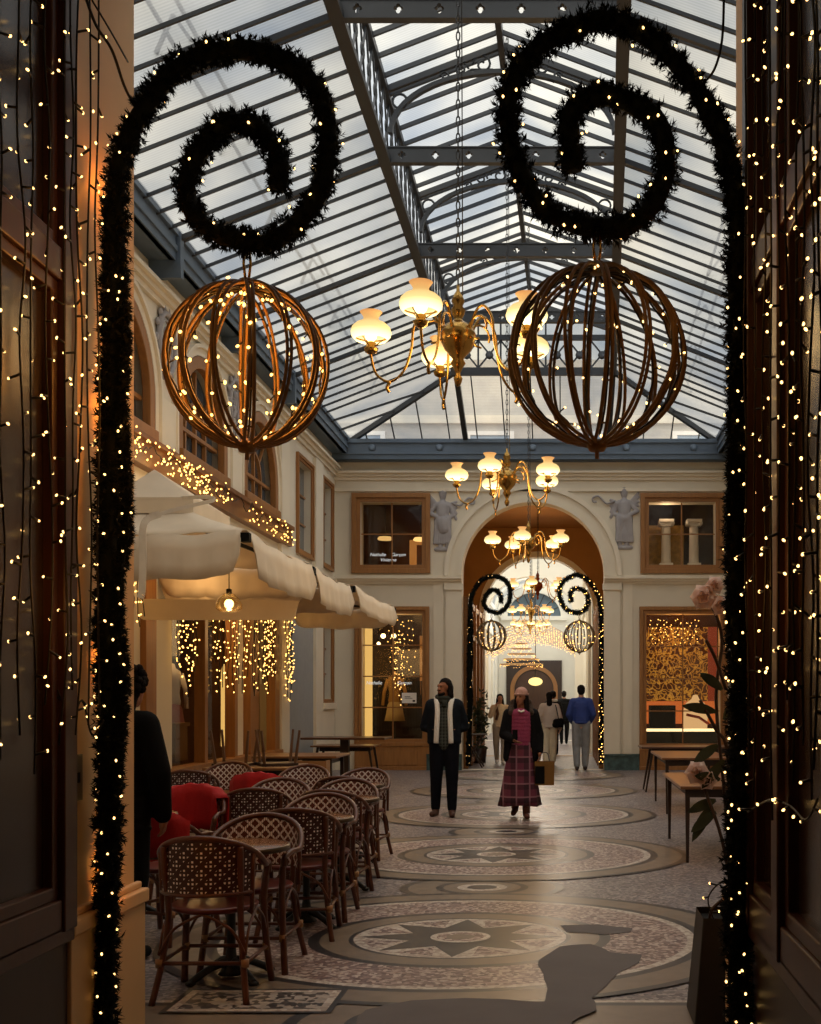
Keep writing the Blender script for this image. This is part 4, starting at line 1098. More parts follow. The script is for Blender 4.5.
# ------------------------------------------------------------------ terrace furniture
def bistro_chair():
    r = thing('bistro_chair', 'x', 'chair')
    R = .255
    top = lambda th: .665+.165*(max(0, math.cos(th))**.85)          # th = 0 at the back centre (-Y)
    pos = lambda th, rr: Vector((rr*math.sin(th), -rr*math.cos(th)*1.02-.01, 0))
    lean = lambda z: 1+.12*(z-.45)
    # woven panel, outer and inner skins
    for nm, rr, mtl, sg in (('woven_back', R, 'wick_dot', 1), ('woven_back_lining', R-.014, 'wick_lat', -1)):
        q = MB(); m = 24; n = 6; tm = 1.08
        for a in range(m+1):
            th = -tm+2*tm*a/m; zt = top(th)-.015; zb = .545
            for k in range(n+1):
                z = zb+(zt-zb)*k/n; p = pos(th, rr*lean(z)); p.z = z
                q.uv[len(q.v)] = (th*R, z); q.v.append(p)
        for a in range(m):
            for k in range(n):
                i = a*(n+1)+k; q.f.append([i, i+1, i+n+2, i+n+1]); q.m.append(0); q.sm.append(True)
        q.build(nm, mtl, r, recalc=False)
    q = MB(); pts = [pos(th, R*lean(top(th))).to_3d()+Vector((0,0,top(th))) for th in [-2.0+4.0*i/32 for i in range(33)]]
    fr, fl_ = Vector((.225,.2,.645)), Vector((-.225,.2,.645))
    pts = [fl_+Vector((0,.01,-.05)), fl_]+pts+[fr, fr+Vector((0,.01,-.05))]
    q.tube(pts, .016, 8); q.build('top_rail', 'rattan', r)
    q = MB(); q.tube([pos(th, R*lean(.545))+Vector((0,0,.545)) for th in [-1.1+2.2*i/20 for i in range(21)]], .011, 6); q.build('lower_rail', 'rattan', r)
    for sg in (-1, 1):
        q = MB(); q.tube([pos(sg*1.09, R*lean(z))+Vector((0,0,z)) for z in (.44,.55,.65,top(1.09))], .012, 6); q.build('back_post', 'rattan', r)
    q = MB(); q.lathe([(.0,.435),(.19,.435),(.215,.445),(.222,.458),(.215,.468),(.15,.462),(0,.458)], (0,.0,0), 26); q.build('seat', 'rattan_red', r)
    for s in (-1, 1):
        q = MB(); q.tube(catmull([(s*.235,.235,0),(s*.215,.195,.22),(s*.205,.18,.44),(s*.215,.195,.60),(s*.225,.2,.645)], 4), [.019]*12+[.016]*5, 8); q.build('leg', 'rattan', r)
        q = MB(); q.tube(catmull([(s*.235,-.26,0),(s*.2,-.2,.22),(s*.18,-.17,.45),(s*.19,-.205,.66),(s*.19,-.215,.78)], 4), .017, 8); q.build('leg', 'rattan', r)
    q = MB(); cs = [(.215,.2),(.215,-.21),(-.215,-.21),(-.215,.2)]
    for i in range(4): a, c = cs[i], cs[(i+1) % 4]; q.tube([(a[0],a[1],.2),(c[0],c[1],.2)], .011, 6)
    for i in range(4):
        a, c = Vector((*cs[i],.24)), Vector((*cs[(i+1) % 4],.24)); m = (a+c)/2
        for e in (a, c): q.tube(catmull([e, e.lerp(m,.3)+Vector((0,0,.12)), m.lerp(e,.25)+Vector((0,0,.18)), m+Vector((0,0,.2))], 4), .008, 5)
    q.build('stretcher', 'rattan', r)
    for a in cs:
        q = MB(); q.lathe([(.021,.18),(.021,.22)], (a[0]*.99,a[1]*.99,0), 8); q.build('cane_binding', mat('pale_cane', (150,110,72), .5), r)
    return r
BC = bistro_chair()
first = [True]
GAR = 'rattan armchairs on the terrace'
def place_chair(x, y, rz, label):
    if first[0]: first[0] = False; o = BC; o.location = (x,y,0); o.rotation_euler = (0,0,rz); o['label'] = label; o['group'] = GAR; return o
    return dup(BC, (x,y,0), rz, label, GAR)
def bistro_table():
    r = thing('bistro_table', 'x', 'table')
    q = MB(); q.lathe([(0,.70),(.30,.70),(.305,.708),(.305,.722),(.298,.727),(0,.727)], (0,0,0), 36); q.build('tabletop', mat('amber_tabletop', (120,72,36), .22, var=.2, scale=5), r)
    q = MB(); q.lathe([(.30,.697),(.312,.7),(.312,.725),(.30,.728)], (0,0,0), 36, cap=False); q.build('rim', mat('dark_brass_rim', (70,52,34), .3, .8), r)
    q = MB(); q.lathe([(.07,.03),(.05,.06),(.03,.12),(.024,.2),(.022,.6),(.03,.66),(.08,.697)], (0,0,0), 16); q.build('column', 'black_iron', r)
    for k in range(4):
        a = k*PI/2+PI/4; c, s = math.cos(a), math.sin(a); q = MB()
        q.tube(catmull([(.03*c,.03*s,.1),(.1*c,.1*s,.085),(.18*c,.18*s,.05),(.235*c,.235*s,.02)], 4), [.024]*5+[.02]*8, 7); q.ball((.235*c,.235*s,.016), (.03,.03,.016), 8); q.build('foot', 'black_iron', r)
    return r
BT = bistro_table(); GT = 'small round terrace tables'
tabs = [(-1.80,6.22,'nearest small round bistro table on iron pedestal, behind the front chair'),(-1.72,7.68,'second small round bistro table along the aisle'),(-1.78,9.14,'third small round bistro table along the aisle'),(-1.97,10.6,'farthest small round bistro table along the aisle'),(-2.98,7.9,'small round bistro table in the inner row beside the red blanket'),(-2.75,10.9,'small round table at the back of the inner row')]
for i, (x, y, l) in enumerate(tabs):
    if i == 0: BT.location = (x,y,0); BT['label'] = l; BT['group'] = GT
    else: dup(BT, (x,y,0), .2*i, l, GT)
chs = [(-1.80,5.93,0,'nearest rattan armchair, back turned to us, in front of all the others'),
       (-1.76,6.52,PI,'rattan armchair with white lattice back facing us across the nearest table'),
       (-1.70,7.38,.1,'second rattan armchair along the aisle with its back to us'),
       (-1.71,7.98,PI,'rattan armchair facing us across the second table'),
       (-1.76,8.84,-.05,'third rattan armchair along the aisle with its back to us'),
       (-1.80,9.45,PI,'rattan armchair facing us across the third table'),
       (-1.96,10.3,.05,'fourth rattan armchair along the aisle with its back to us'),
       (-1.93,10.92,PI-.1,'farthest rattan armchair on the aisle, facing us with white lattice'),
       (-2.80,8.55,PI+.15,'rattan armchair draped in red, facing us in the inner row'),
       (-2.52,7.28,-.35,'rattan armchair draped in red beside the standing dark figure'),
       (-2.40,8.98,.2,'dark rattan armchair with back to us left of the second aisle chair'),
       (-2.72,10.45,.0,'rattan armchair draped in red at the back of the inner row'),
       (-2.62,11.5,PI,'rattan armchair facing us at the back before the plank table'),
       (-3.62,11.15,.2,'brown rattan armchair near the dark figure, back to us by the wall'),
       (-3.55,12.05,PI,'white lattice rattan armchair facing us at the end of the long table'),
       (-2.38,9.55,PI+.1,'rattan armchair behind the red blanket on the aisle side')]
for c in chs: place_chair(*c)
def blanket(label, x, y, rz):
    q = MB(); R = .255; m = 22; prof = []
    for k in range(13):   # over the back: inside bottom -> top -> outside bottom
        if k < 6: prof.append((-.035-.004*k, .50+(.0)*k, k/5))
        elif k == 6: prof.append((0, 0, 1.0))
        else: prof.append((.03, 0, 1-(k-7)/5))
    for a in range(m+1):
        th = -1.2+2.4*a/m; zt = .665+.165*(max(0, math.cos(th))**.85)+.028
        for dr, _, f in prof:
            zb = .52 if dr < 0 else .55; z = zb+(zt-zb)*f+.006*math.sin(a*1.7)
            rr = (R+dr)*(1+.12*(z-.45))+.006*math.sin(a*1.3+f*3)
            q.v.append(Vector((rr*math.sin(th), -rr*math.cos(th)*1.02-.01, z)))
    n = len(prof)
    for a in range(m):
        for k in range(n-1): q.f.append([a*n+k, a*n+k+1, a*n+n+k+1, a*n+n+k]); q.m.append(0); q.sm.append(True)
    o = q.build('blanket', 'red_cloth'); o.location = (x,y,0); o.rotation_euler = (0,0,rz)
    md = o.modifiers.new('thick', 'SOLIDIFY'); md.thickness = .008; md.offset = 1
    return tag(o, label, 'blanket', 'red blankets on the chair backs')
blanket('red blanket over the chair back facing us beside the small inner table', -2.80,8.55,PI+.15)
blanket('red blanket over the chair back next to the dark standing figure', -2.52,7.28,-.35)
blanket('red blanket over the chair back farthest from us', -2.72,10.45,0)

def plank_table(label, x0, y0, x1, y1, z, top, leg, splay=.05, inset=.08, th=.03, group='wooden cafe tables', apron=True, legw=.045):
    r = thing('cafe_table', label, 'table', ((x0+x1)/2, (y0+y1)/2, 0), group)
    q = MB(); q.box((x0,y0,z-th), (x1,y1,z)); q.build('tabletop', top, r, bevel=.006)
    if apron:
        q = MB(); a = inset+.02; q.strip(er(x0+a,y0+a,x1-a,y1-a), er(x0+a+.02,y0+a+.02,x1-a-.02,y1-a-.02), lambda u, v, w: (u,v,w), z-th-.08, z-th, closed=True); q.build('apron', leg, r)
    for sx, xx in ((1, x0+inset), (-1, x1-inset)):
        for sy, yy in ((1, y0+inset), (-1, y1-inset)):
            q = MB(); q.bar((xx,yy,z-th), (xx-sx*splay,yy-sy*splay*.4,0), legw, w2=legw*.55); q.build('leg', leg, r)
    return r
plank_table('front oak table on the right with slim dark legs', 1.07,10.55,2.0,12.5,.71,'table_wood','leg_dark', .0, .07)
plank_table('middle oak table on the right, between the other two', 1.28,15.0,2.2,17.0,.74,'table_wood','leg_dark', .0, .07)
plank_table('rear table with splayed legs before the right shop window', 1.24,18.4,3.0,19.3,.735,'table_dark','leg_dark', .12, .2)
plank_table('long plank table with warm top beside the shop front', -3.95,12.55,-3.0,13.5,.755,'table_wood','leg_dark', .0, .07)
plank_table('low plank table left of the pedestal table', -4.05,14.9,-2.95,15.9,.765,'table_wood','leg_dark', .02, .1)
plank_table('low table with splayed dark legs behind the pedestal table', -4.68,21.2,-3.5,22.0,.64,'table_wood','leg_dark', .10, .12)
r = thing('pedestal_table', 'dark table on one square post near the far left window', 'table', (-3.9,20.5,0), 'wooden cafe tables')
q = MB(); q.box((-4.60,20.05,.79),(-3.13,20.95,.825)); q.build('tabletop', 'table_dark', r, bevel=.006)
q = MB(); q.box((-3.98,20.43,.05),(-3.83,20.57,.79)); q.build('post', 'leg_dark', r, bevel=.005)
q = MB(); q.box((-4.25,20.2,0.0),(-3.55,20.8,.05)); q.build('base_plate', 'black_iron', r, bevel=.005)
q = MB(); q.box((-3.40,14.6,.003),(-3.02,14.62,.72)); q.box((-3.40,14.62,.003),(-3.38,14.85,.72)); q.box((-3.04,14.62,.003),(-3.02,14.85,.72))
tag(q.build('wooden_stand', mat('pale_beech', (150,108,66), .5, var=.12, scale=3)), 'pale wooden panel stand at the near end of the low plank table', 'stand')
# slatted chairs put upside down on the long table
def slat_chair(label, x, y, z, rz):
    r = thing('slatted_chair', label, 'chair', (x,y,z), 'dark chairs stacked upside down')
    V = lambda a, b_, c: Vector((x,y,z))+Matrix.Rotation(rz,3,'Z')@Vector((a,b_,c))
    q = MB(); q.prism([(-.2,-.2),(.2,-.2),(.21,.2),(-.21,.2)], lambda u, v, w: V(u,v,w), 0.0, .03); q.build('seat', 'leg_dark', r)
    for sx in (-1, 1):
        for sy in (-1, 1): q = MB(); q.bar(V(sx*.17,sy*.17,.03), V(sx*.21,sy*.21,.40), .03, w2=.022); q.build('leg', mat('worn_chair_leg', (96,66,42), .5), r)
    q = MB()
    for k in range(5): q.bar(V(-.16+.08*k,-.2,0.0), V(-.17+.085*k,-.28,-.36), .018)
    q.bar(V(-.2,-.28,-.36), V(.2,-.28,-.36), .03, .05); q.build('backrest', 'leg_dark', r)
slat_chair('dark slatted chair upside down at the near end of the long table', -3.72,13.0,.757,PI/2)
slat_chair('dark slatted chair upside down toward the far end of the long table', -3.25,13.05,.757,.4)

# ------------------------------------------------------------------ shop windows: goods, lights, lettering
def figure_form(name, label, cat, c, h, parts):
    r = thing(name, label, cat, c); return r
def text(s, size, loc, mtl, parent=None, shear=.2, name='lettering', depth=.002):
    cu = bpy.data.curves.new(name, 'FONT'); cu.body = s; cu.size = size; cu.shear = shear; cu.extrude = depth; cu.align_x = 'CENTER'
    o = bpy.data.objects.new(name, cu); COL.objects.link(o); dg = bpy.context.evaluated_depsgraph_get()
    me = bpy.data.meshes.new_from_object(o.evaluated_get(dg)); bpy.data.objects.remove(o)
    o = bpy.data.objects.new(name, me); COL.objects.link(o); me.materials.clear(); me.materials.append(M[mtl]); o.rotation_euler = (PI/2, 0, 0)
    o.location = Vector(loc)-(Vector(parent.location) if parent else Vector())
    if parent: o.parent = parent
    return o
M['letter'] = emat('white_lettering', (236,232,226), .75)
def sign(label, lines, x, y, parent=None):
    r = thing('window_sign', label, 'lettering', (x, y, lines[0][2]))
    for s, sz, z, dx in lines: text(s, sz, (x+dx, y, z), 'letter', r)
    return r
sign('white script shop name on the glass of the upper left window', [('Nathalie', .10, 4.53, -.22), ('Garçon', .10, 4.53, .22), ('Vivienne', .10, 4.42, .0)], -3.73, YE+.10)
sign('white script shop name across the lower left shop window', [('Nathalie', .10, 1.81, -.38), ('Garçon', .10, 1.81, .26)], -3.65, YE+.10)
r = thing('notice_card', 'small white notice card in the lower left shop window', 'notice', (-3.3, YE+.1, 1.5))
q = MB(); q.box((-3.44,YE+.10,1.41),(-3.13,YE+.108,1.63)); q.build('card', 'white_paint', r)
q = MB(); q.box((-3.38,YE+.096,1.54),(-3.26,YE+.1,1.552)); q.box((-3.38,YE+.096,1.51),(-3.22,YE+.1,1.52)); q.box((-3.21,YE+.096,1.44),(-3.16,YE+.1,1.475)); q.build('print', 'black', r)
# far left shop: frames, bright jamb, lamps, mannequin with a dress
b = MB(); b.box((-4.27,YE+.36,.3),(-4.13,YE+.5,3.1)); tag(b.build('painted_glow', emat('painted_glow_jamb', (255,206,120), 1.0, True)), 'tall jamb with painted glow at the left edge of the far left shop window', 'light box')  # bright jamb, not a lamp: the light on it is put in as emission
b = MB(); b.box((-3.2,YE+1.2,1.6),(-2.95,YE+1.3,2.9)); tag(b.build('painted_glow', emat('painted_glow_panel', (190,120,55), .55)), 'panel with painted amber glow at the right back of the far left shop', 'light box')  # plain back panel, its amber light put into the colour as emission
for i, (x, z, l) in enumerate(((-3.93,2.87,'left'),(-3.70,2.87,'right'),(-4.03,2.70,'lower'))):
    c = Vector((x, YE+.7, z)); t = thing('spot_lamp', 'round bright %s spot lamp in the far left shop window' % l, 'lamp', c, 'spot lamps of the far left shop')
    q = MB(); q.ball(c, .055 if i < 2 else .04, 10); q.build('bulb', 'bulb_lamp', t)
    q = MB(); q.lathe([(.03,.04),(.035,.08),(.01,.1),(.006,.5)], c, 8); q.build('fitting', 'black', t)
def dress_form(label, x, y, z0, s, top, skirt):
    r = thing('dress_form', label, 'mannequin', (x,y,z0)); c = Vector((x,y,z0))
    q = MB(); q.lathe([(r_*s,z*s) for r_, z in [(.0,.78),(.13,.78),(.15,.9),(.125,1.05),(.15,1.2),(.165,1.32),(.15,1.42),(.06,1.48),(.045,1.55),(.0,1.57)]], c, 16)
    for v in q.v: v.y = y+(v.y-y)*.62
    q.build('torso', top, r)
    q = MB()
    for sx in (-1,1): q.tube([c+Vector((sx*.15*s,0,1.38*s)), c+Vector((sx*.24*s,-.02,1.1*s)), c+Vector((sx*.27*s,-.05,.78*s))], [.05*s,.042*s,.035*s], 8)
    q.build('sleeve', top, r)
    q = MB(); q.lathe([(r_*s,z*s) for r_, z in [(.13,.86),(.17,.78),(.2,.6),(.24,.42),(.23,.42),(.12,.84)]], c, 20, cap=False)
    for i, v in enumerate(q.v): v.y = y+(v.y-y)*.7
    q.build('skirt', skirt, r)
    q = MB(); q.lathe([(.15*s,0),(.15*s,.02),(.02*s,.04),(.018*s,.8*s)], c, 12); q.build('stand', 'black_iron', r); return r
dress_form('dress form in pale gold dress inside the far left shop', -3.7, YE+.85, .62, .95, mat('gold_dress', (196,150,84), .7), mat('pale_skirt', (220,190,130), .8))
dress_form('child size mannequin with white top and pink skirt in the left shop front', -5.45, 16.0, .75, .8, 'white_paint', mat('dusty_pink', (150,92,92), .8))
for i, (x, l) in enumerate(((-4.0,'left'),(-3.25,'right'))):
    q = MB()
    for k in range(7): q.bar((x-.2+.06*k,YE+1.3,.8),(x-.2+.06*k,YE+1.3,1.9),.055,.2)
    q.bar((x-.3,YE+1.3,1.95),(x+.3,YE+1.3,1.95),.03); tag(q.build('clothes_rail', mat('dark_garment', (40,34,32), .9, var=.4, scale=8)), 'rail of dark garments at the %s back of the far left shop' % l, 'clothes rail')
# upper left room: lamp shades, doorway
for x, z, l in ((-3.92,5.0,'left'),(-3.14,4.98,'right')):
    c = Vector((x,YE+.9,z)); t = thing('ceiling_lamp', 'disc lamp glowing in the %s half of the upper left window' % l, 'lamp', c, 'disc lamps behind the upper left window')
    q = MB(); q.lathe([(.0,.05),(.14,.05),(.17,.0),(.14,-.02),(0,-.02)], c, 18); q.build('lamp_shade', emat('disc_glow', (255,206,130), .9 if l == 'left' else 1.6), t)
    q = MB(); q.tube([c+Vector((0,0,.05)), c+Vector((0,0,.9))], .008, 5); q.build('cord', 'wire', t)
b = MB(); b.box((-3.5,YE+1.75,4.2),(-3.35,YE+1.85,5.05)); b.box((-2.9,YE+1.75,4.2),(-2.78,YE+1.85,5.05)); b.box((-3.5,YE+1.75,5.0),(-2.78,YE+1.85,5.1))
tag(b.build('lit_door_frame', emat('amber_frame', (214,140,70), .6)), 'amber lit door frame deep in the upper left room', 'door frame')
# upper right: white columns before a gold panel
for x, l in ((2.2,'left'),(2.8,'right')):
    t = thing('white_column', 'white fluted display column, %s one in the upper right window' % l, 'column', (x,YE+.5,4.2), 'white display columns in the upper right window')
    q = MB(); q.lathe([(.11,.22),(.105,.3),(.095,1.02),(.1,1.04)], (x,YE+.5,4.2), 20); q.build('shaft', 'white_paint', t)
    q = MB(); q.box((x-.16,YE+.34,4.2),(x+.16,YE+.66,4.36)); q.box((x-.14,YE+.36,4.36),(x+.14,YE+.64,4.42)); q.build('base', 'white_paint', t)
    q = MB(); q.box((x-.16,YE+.34,5.30),(x+.16,YE+.66,5.36)); q.tube([(x-.13,YE+.36,5.27),(x-.13,YE+.64,5.27)], .045, 10); q.tube([(x+.13,YE+.36,5.27),(x+.13,YE+.64,5.27)], .045, 10); q.box((x-.13,YE+.38,5.22),(x+.13,YE+.62,5.31)); q.build('capital', 'white_paint', t)
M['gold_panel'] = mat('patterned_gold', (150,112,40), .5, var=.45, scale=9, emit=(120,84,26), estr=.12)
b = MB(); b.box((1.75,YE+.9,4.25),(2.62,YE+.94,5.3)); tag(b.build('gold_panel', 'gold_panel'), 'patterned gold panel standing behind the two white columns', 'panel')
# lower right shop: baroque gold panel, lit counter, lampshade dummy
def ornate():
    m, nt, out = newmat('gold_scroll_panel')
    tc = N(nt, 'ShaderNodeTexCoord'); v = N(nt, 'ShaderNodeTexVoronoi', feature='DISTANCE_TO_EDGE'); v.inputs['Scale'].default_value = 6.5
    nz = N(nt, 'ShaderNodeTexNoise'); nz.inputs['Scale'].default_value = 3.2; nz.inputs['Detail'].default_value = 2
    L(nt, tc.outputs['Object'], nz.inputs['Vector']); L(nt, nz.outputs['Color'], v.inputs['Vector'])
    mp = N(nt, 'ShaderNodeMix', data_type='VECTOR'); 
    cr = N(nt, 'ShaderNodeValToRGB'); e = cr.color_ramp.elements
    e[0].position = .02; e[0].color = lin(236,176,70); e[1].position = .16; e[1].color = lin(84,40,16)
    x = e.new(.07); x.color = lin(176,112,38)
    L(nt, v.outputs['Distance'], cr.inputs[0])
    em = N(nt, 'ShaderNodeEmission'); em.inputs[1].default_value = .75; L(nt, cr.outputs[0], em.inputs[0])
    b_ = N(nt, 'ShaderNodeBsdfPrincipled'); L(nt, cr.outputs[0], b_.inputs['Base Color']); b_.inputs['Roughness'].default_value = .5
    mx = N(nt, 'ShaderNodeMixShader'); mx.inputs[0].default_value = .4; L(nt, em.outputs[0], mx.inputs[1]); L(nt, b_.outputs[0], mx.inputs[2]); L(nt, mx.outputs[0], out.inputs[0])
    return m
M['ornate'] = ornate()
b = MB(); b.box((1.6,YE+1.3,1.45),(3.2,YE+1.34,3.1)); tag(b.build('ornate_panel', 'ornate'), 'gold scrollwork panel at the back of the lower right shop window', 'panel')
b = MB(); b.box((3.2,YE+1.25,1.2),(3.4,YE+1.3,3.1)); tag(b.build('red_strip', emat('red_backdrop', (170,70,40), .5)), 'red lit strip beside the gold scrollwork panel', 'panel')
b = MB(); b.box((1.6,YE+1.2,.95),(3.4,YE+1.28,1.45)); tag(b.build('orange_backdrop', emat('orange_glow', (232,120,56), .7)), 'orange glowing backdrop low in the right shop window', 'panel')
r = thing('display_counter', 'dark display counter with glowing light strip in the right shop window', 'counter', (2.5,YE+.7,.32))
q = MB(); q.box((1.62,YE+.45,.32),(3.4,YE+.95,.80)); q.build('cabinet', mat('dark_green_counter', (38,42,36), .4), r)
q = MB(); q.box((1.62,YE+.43,.80),(3.4,YE+.5,.86)); q.build('light_strip', emat('strip_glow', (255,228,170), 2.2), r)
b = MB(); b.box((1.86,YE+.62,.862),(2.42,YE+1.0,1.36)); tag(b.build('black_screen', 'black', bevel=.01), 'black screen box standing on the display counter', 'screen')
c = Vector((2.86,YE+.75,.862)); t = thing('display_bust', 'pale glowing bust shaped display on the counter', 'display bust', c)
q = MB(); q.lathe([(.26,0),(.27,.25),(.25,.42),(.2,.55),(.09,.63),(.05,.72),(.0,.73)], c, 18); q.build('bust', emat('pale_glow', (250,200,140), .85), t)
q = MB(); q.tube([c+Vector((-.22,-.24,.3)), c+Vector((.05,-.28,.24)), c+Vector((.26,-.2,.1))], .03, 8); q.build('sash', mat('red_sash', (170,60,40), .7), t)
# left shop front: lit niche, pots, goods
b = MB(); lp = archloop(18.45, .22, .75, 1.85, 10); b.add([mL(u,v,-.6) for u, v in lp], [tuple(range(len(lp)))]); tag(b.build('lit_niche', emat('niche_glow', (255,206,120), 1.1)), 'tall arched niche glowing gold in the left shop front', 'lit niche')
b = MB(); b.box(mL(18.85,1.75,-.14), mL(19.1,2.0,-.12)); tag(b.build('notice_card', 'white_paint'), 'white notice card on the shop front door glass', 'notice')
for u, l in ((14.5,'tall dark'),(15.1,'small')):
    c = Vector(mL(u,.66,-.45)); t = thing('display_jar', '%s glass display jar low in the left shop front' % l, 'jar', c, 'jars in the left shop front')
    q = MB(); q.lathe([(.0,0),(.1,0),(.11,.2),(.07,.3),(.05,.34),(.0,.34)], c, 14); q.build('jar', mat('dim_glass_jar', (90,96,92), .2), t)
    q = MB(); q.lathe([(.055,.34),(.06,.38),(.0,.4)], c, 12); q.build('lid', 'brass', t)
b = MB(); b.box(mL(15.5,.66,-.7), mL(16.0,1.15,-.4)); b.box(mL(15.45,1.13,-.72), mL(16.05,1.18,-.38)); tag(b.build('display_box', mat('kraft_box', (130,98,62), .8)), 'brown display box low in the left shop front', 'box')

# ------------------------------------------------------------------ stone medallions on the left wall
for i, u in enumerate((13.9, 16.8)):
    t = thing('oval_medallion', ('nearer' if i == 0 else 'farther')+' grey oval stone medallion between the arched windows', 'medallion', mL(u,6.02,0), 'stone medallions on the left wall')
    q = MB(); fn = lambda a, rx, rz, w: mL(u+rx*math.cos(a), 5.80+rz*math.sin(a), w)
    n = 28; A = [2*PI*k/n for k in range(n)]
    q.tube([fn(a,.27,.36,.04) for a in A], .035, 8, closed=True); q.tube([fn(a,.2,.28,.03) for a in A], .018, 6, closed=True); q.build('frame', 'stone', t)
    q = MB(); q.add([fn(a,.27,.36,.02) for a in A], [tuple(range(n))]); q.build('field', mat('pale_medallion_ground', (190,186,176), .7), t)
    q = MB()
    q.ball(mL(u,5.93,.03), (.05,.06,.075), 10)
    for k in range(9): a = k*.7; q.ball(mL(u+.06*math.cos(a)*1.2,5.78+.09*math.sin(a),.03), (.03,.05,.045), 8)
    q.bar(mL(u-.09,5.60,.03), mL(u+.02,5.9,.04), .05); q.bar(mL(u+.1,5.62,.03), mL(u+.03,5.88,.04), .05); q.build('relief', 'stone', t)
    for k in range(14): a = 2*PI*k/14; q = MB(); q.ball(fn(a,.31,.42,.03), (.03,.05,.05), 6); q.build('leaf', 'stone', t)

# ------------------------------------------------------------------ planter with artificial magnolia on the right
c = Vector((.80,5.45,0))
t = thing('tall_planter', 'tall dark tapered planter at the foot of the right fir garland', 'planter', c)
q = MB(); vs = [(-.20,-.16,0),(.16,-.16,0),(.16,.2,0),(-.20,.2,0),(-.155,-.13,.5),(.13,-.13,.5),(.13,.17,.5),(-.155,.17,.5)]
q.add([c+Vector(v) for v in vs], [(0,3,2,1),(0,1,5,4),(1,2,6,5),(2,3,7,6),(3,0,4,7)]); q.build('pot', mat('dark_zinc', (30,27,27), .55, var=.1), t, bevel=.01)
q = MB(); q.box(c+Vector((-.15,-.12,.44)), c+Vector((.12,.16,.47))); q.build('soil', 'black', t)
def petal():
    m, nt, out = newmat('pale_petal'); d_ = N(nt, 'ShaderNodeBsdfDiffuse'); d_.inputs[0].default_value = lin(240,222,216)
    t_ = N(nt, 'ShaderNodeBsdfTranslucent'); t_.inputs[0].default_value = lin(244,226,218); x_ = N(nt, 'ShaderNodeMixShader'); x_.inputs[0].default_value = .55
    L(nt, d_.outputs[0], x_.inputs[1]); L(nt, t_.outputs[0], x_.inputs[2]); L(nt, x_.outputs[0], out.inputs[0]); return m
M['petal'] = petal()
M['leaf'] = mat('dark_leaf', (44,58,34), .5, var=.25, scale=12)
tr_ = thing('magnolia_branch', 'artificial magnolia stems with pale blossoms and dark leaves rising from the planter', 'artificial plant', c+Vector((0,0,.47)))
q = MB(); stems = [[c+Vector((0,0,.47)), P(725,800,5.5), P(716,700,5.6), P(722,640,5.6), P(712,605,5.55)], [c+Vector((.02,0,.47)), P(722,840,5.4), P(705,790,5.5), P(699,772,5.5)], [c+Vector((0,.02,.47)), P(728,760,5.5), P(716,730,5.5), P(700,700,5.5)], [P(726,690,5.5), P(716,660,5.5), P(706,640,5.5)], [P(722,900,5.4), P(712,910,5.4), P(709,925,5.4)]]
for s in stems: q.tube(catmull(s, 5), .009, 6)
q.build('stem', 'leg_dark', tr_)
def leaf(p, d, ln, w):
    q = MB(); d = d.normalized(); side = d.cross(Vector((.3,1,.2))).normalized(); nrm = side.cross(d); m = 7; vs = []; fs = []
    for i in range(m+1):
        f = i/m; ww = w*math.sin(PI*min(1, f*.93+.07))**.8; cc = p+d*ln*f+nrm*(.25*ln*f*f)*(-1)
        vs += [cc-side*ww+nrm*.15*ww, cc, cc+side*ww+nrm*.15*ww]
    for i in range(m): fs += [(3*i,3*i+1,3*i+4,3*i+3),(3*i+1,3*i+2,3*i+5,3*i+4)]
    q.add(vs, fs, 0, True); q.build('leaf', 'leaf', tr_, recalc=False)
for x, y, dx, dz, ln in ((716,712,-1,.25,.22),(722,690,-.7,.6,.2),(718,745,-.8,-.5,.2),(720,780,-1,.3,.2),(716,800,-1,-.35,.2),(710,806,-.5,-1,.24),(716,812,-.9,-.6,.22),(724,720,.4,.6,.2),(724,760,-.7,-.9,.22)):
    leaf(P(x,y,5.5), Vector((dx,random.uniform(-.5,.3),dz)), ln*.8, .026)
def blossom(p, r):
    q = MB()
    for ring, (n, tilt, rr) in enumerate(((6,.35,1.0),(5,.9,.8))):
        for k in range(n):
            a = 2*PI*k/n+ring*.5; ax = Vector((math.cos(a), -.25, math.sin(a))).normalized(); out = (ax*math.cos(tilt)+Vector((0,-1,0))*math.sin(tilt)).normalized(); sd = out.cross(Vector((0,1,0))).normalized(); up = sd.cross(out); vs = []; fs = []; m = 6
            for i in range(m+1):
                f = i/m; w = r*rr*.42*math.sin(PI*(.08+.86*f))**.7; cc = p+out*r*rr*f+up*r*.35*f*f*(1 if up.y < 0 else -1)
                vs += [cc-sd*w, cc+up*.02, cc+sd*w]
            for i in range(m): fs += [(3*i,3*i+1,3*i+4,3*i+3),(3*i+1,3*i+2,3*i+5,3*i+4)]
            q.add(vs, fs, 0, True)
    q.ball(p+Vector((0,-.02,0)), r*.16, 8); q.build('blossom', 'petal', tr_, recalc=False)
for x, y, r_ in ((702,598,.085),(720,606,.07),(714,586,.06),(696,772,.08),(706,780,.06)): blossom(P(x,y,5.5), r_)
light_string('short loop of lights sticking out above the dark planter', [P(714,920,5.1), P(708,900,5.1), P(716,886,5.1), P(728,880,5.0)], 4)
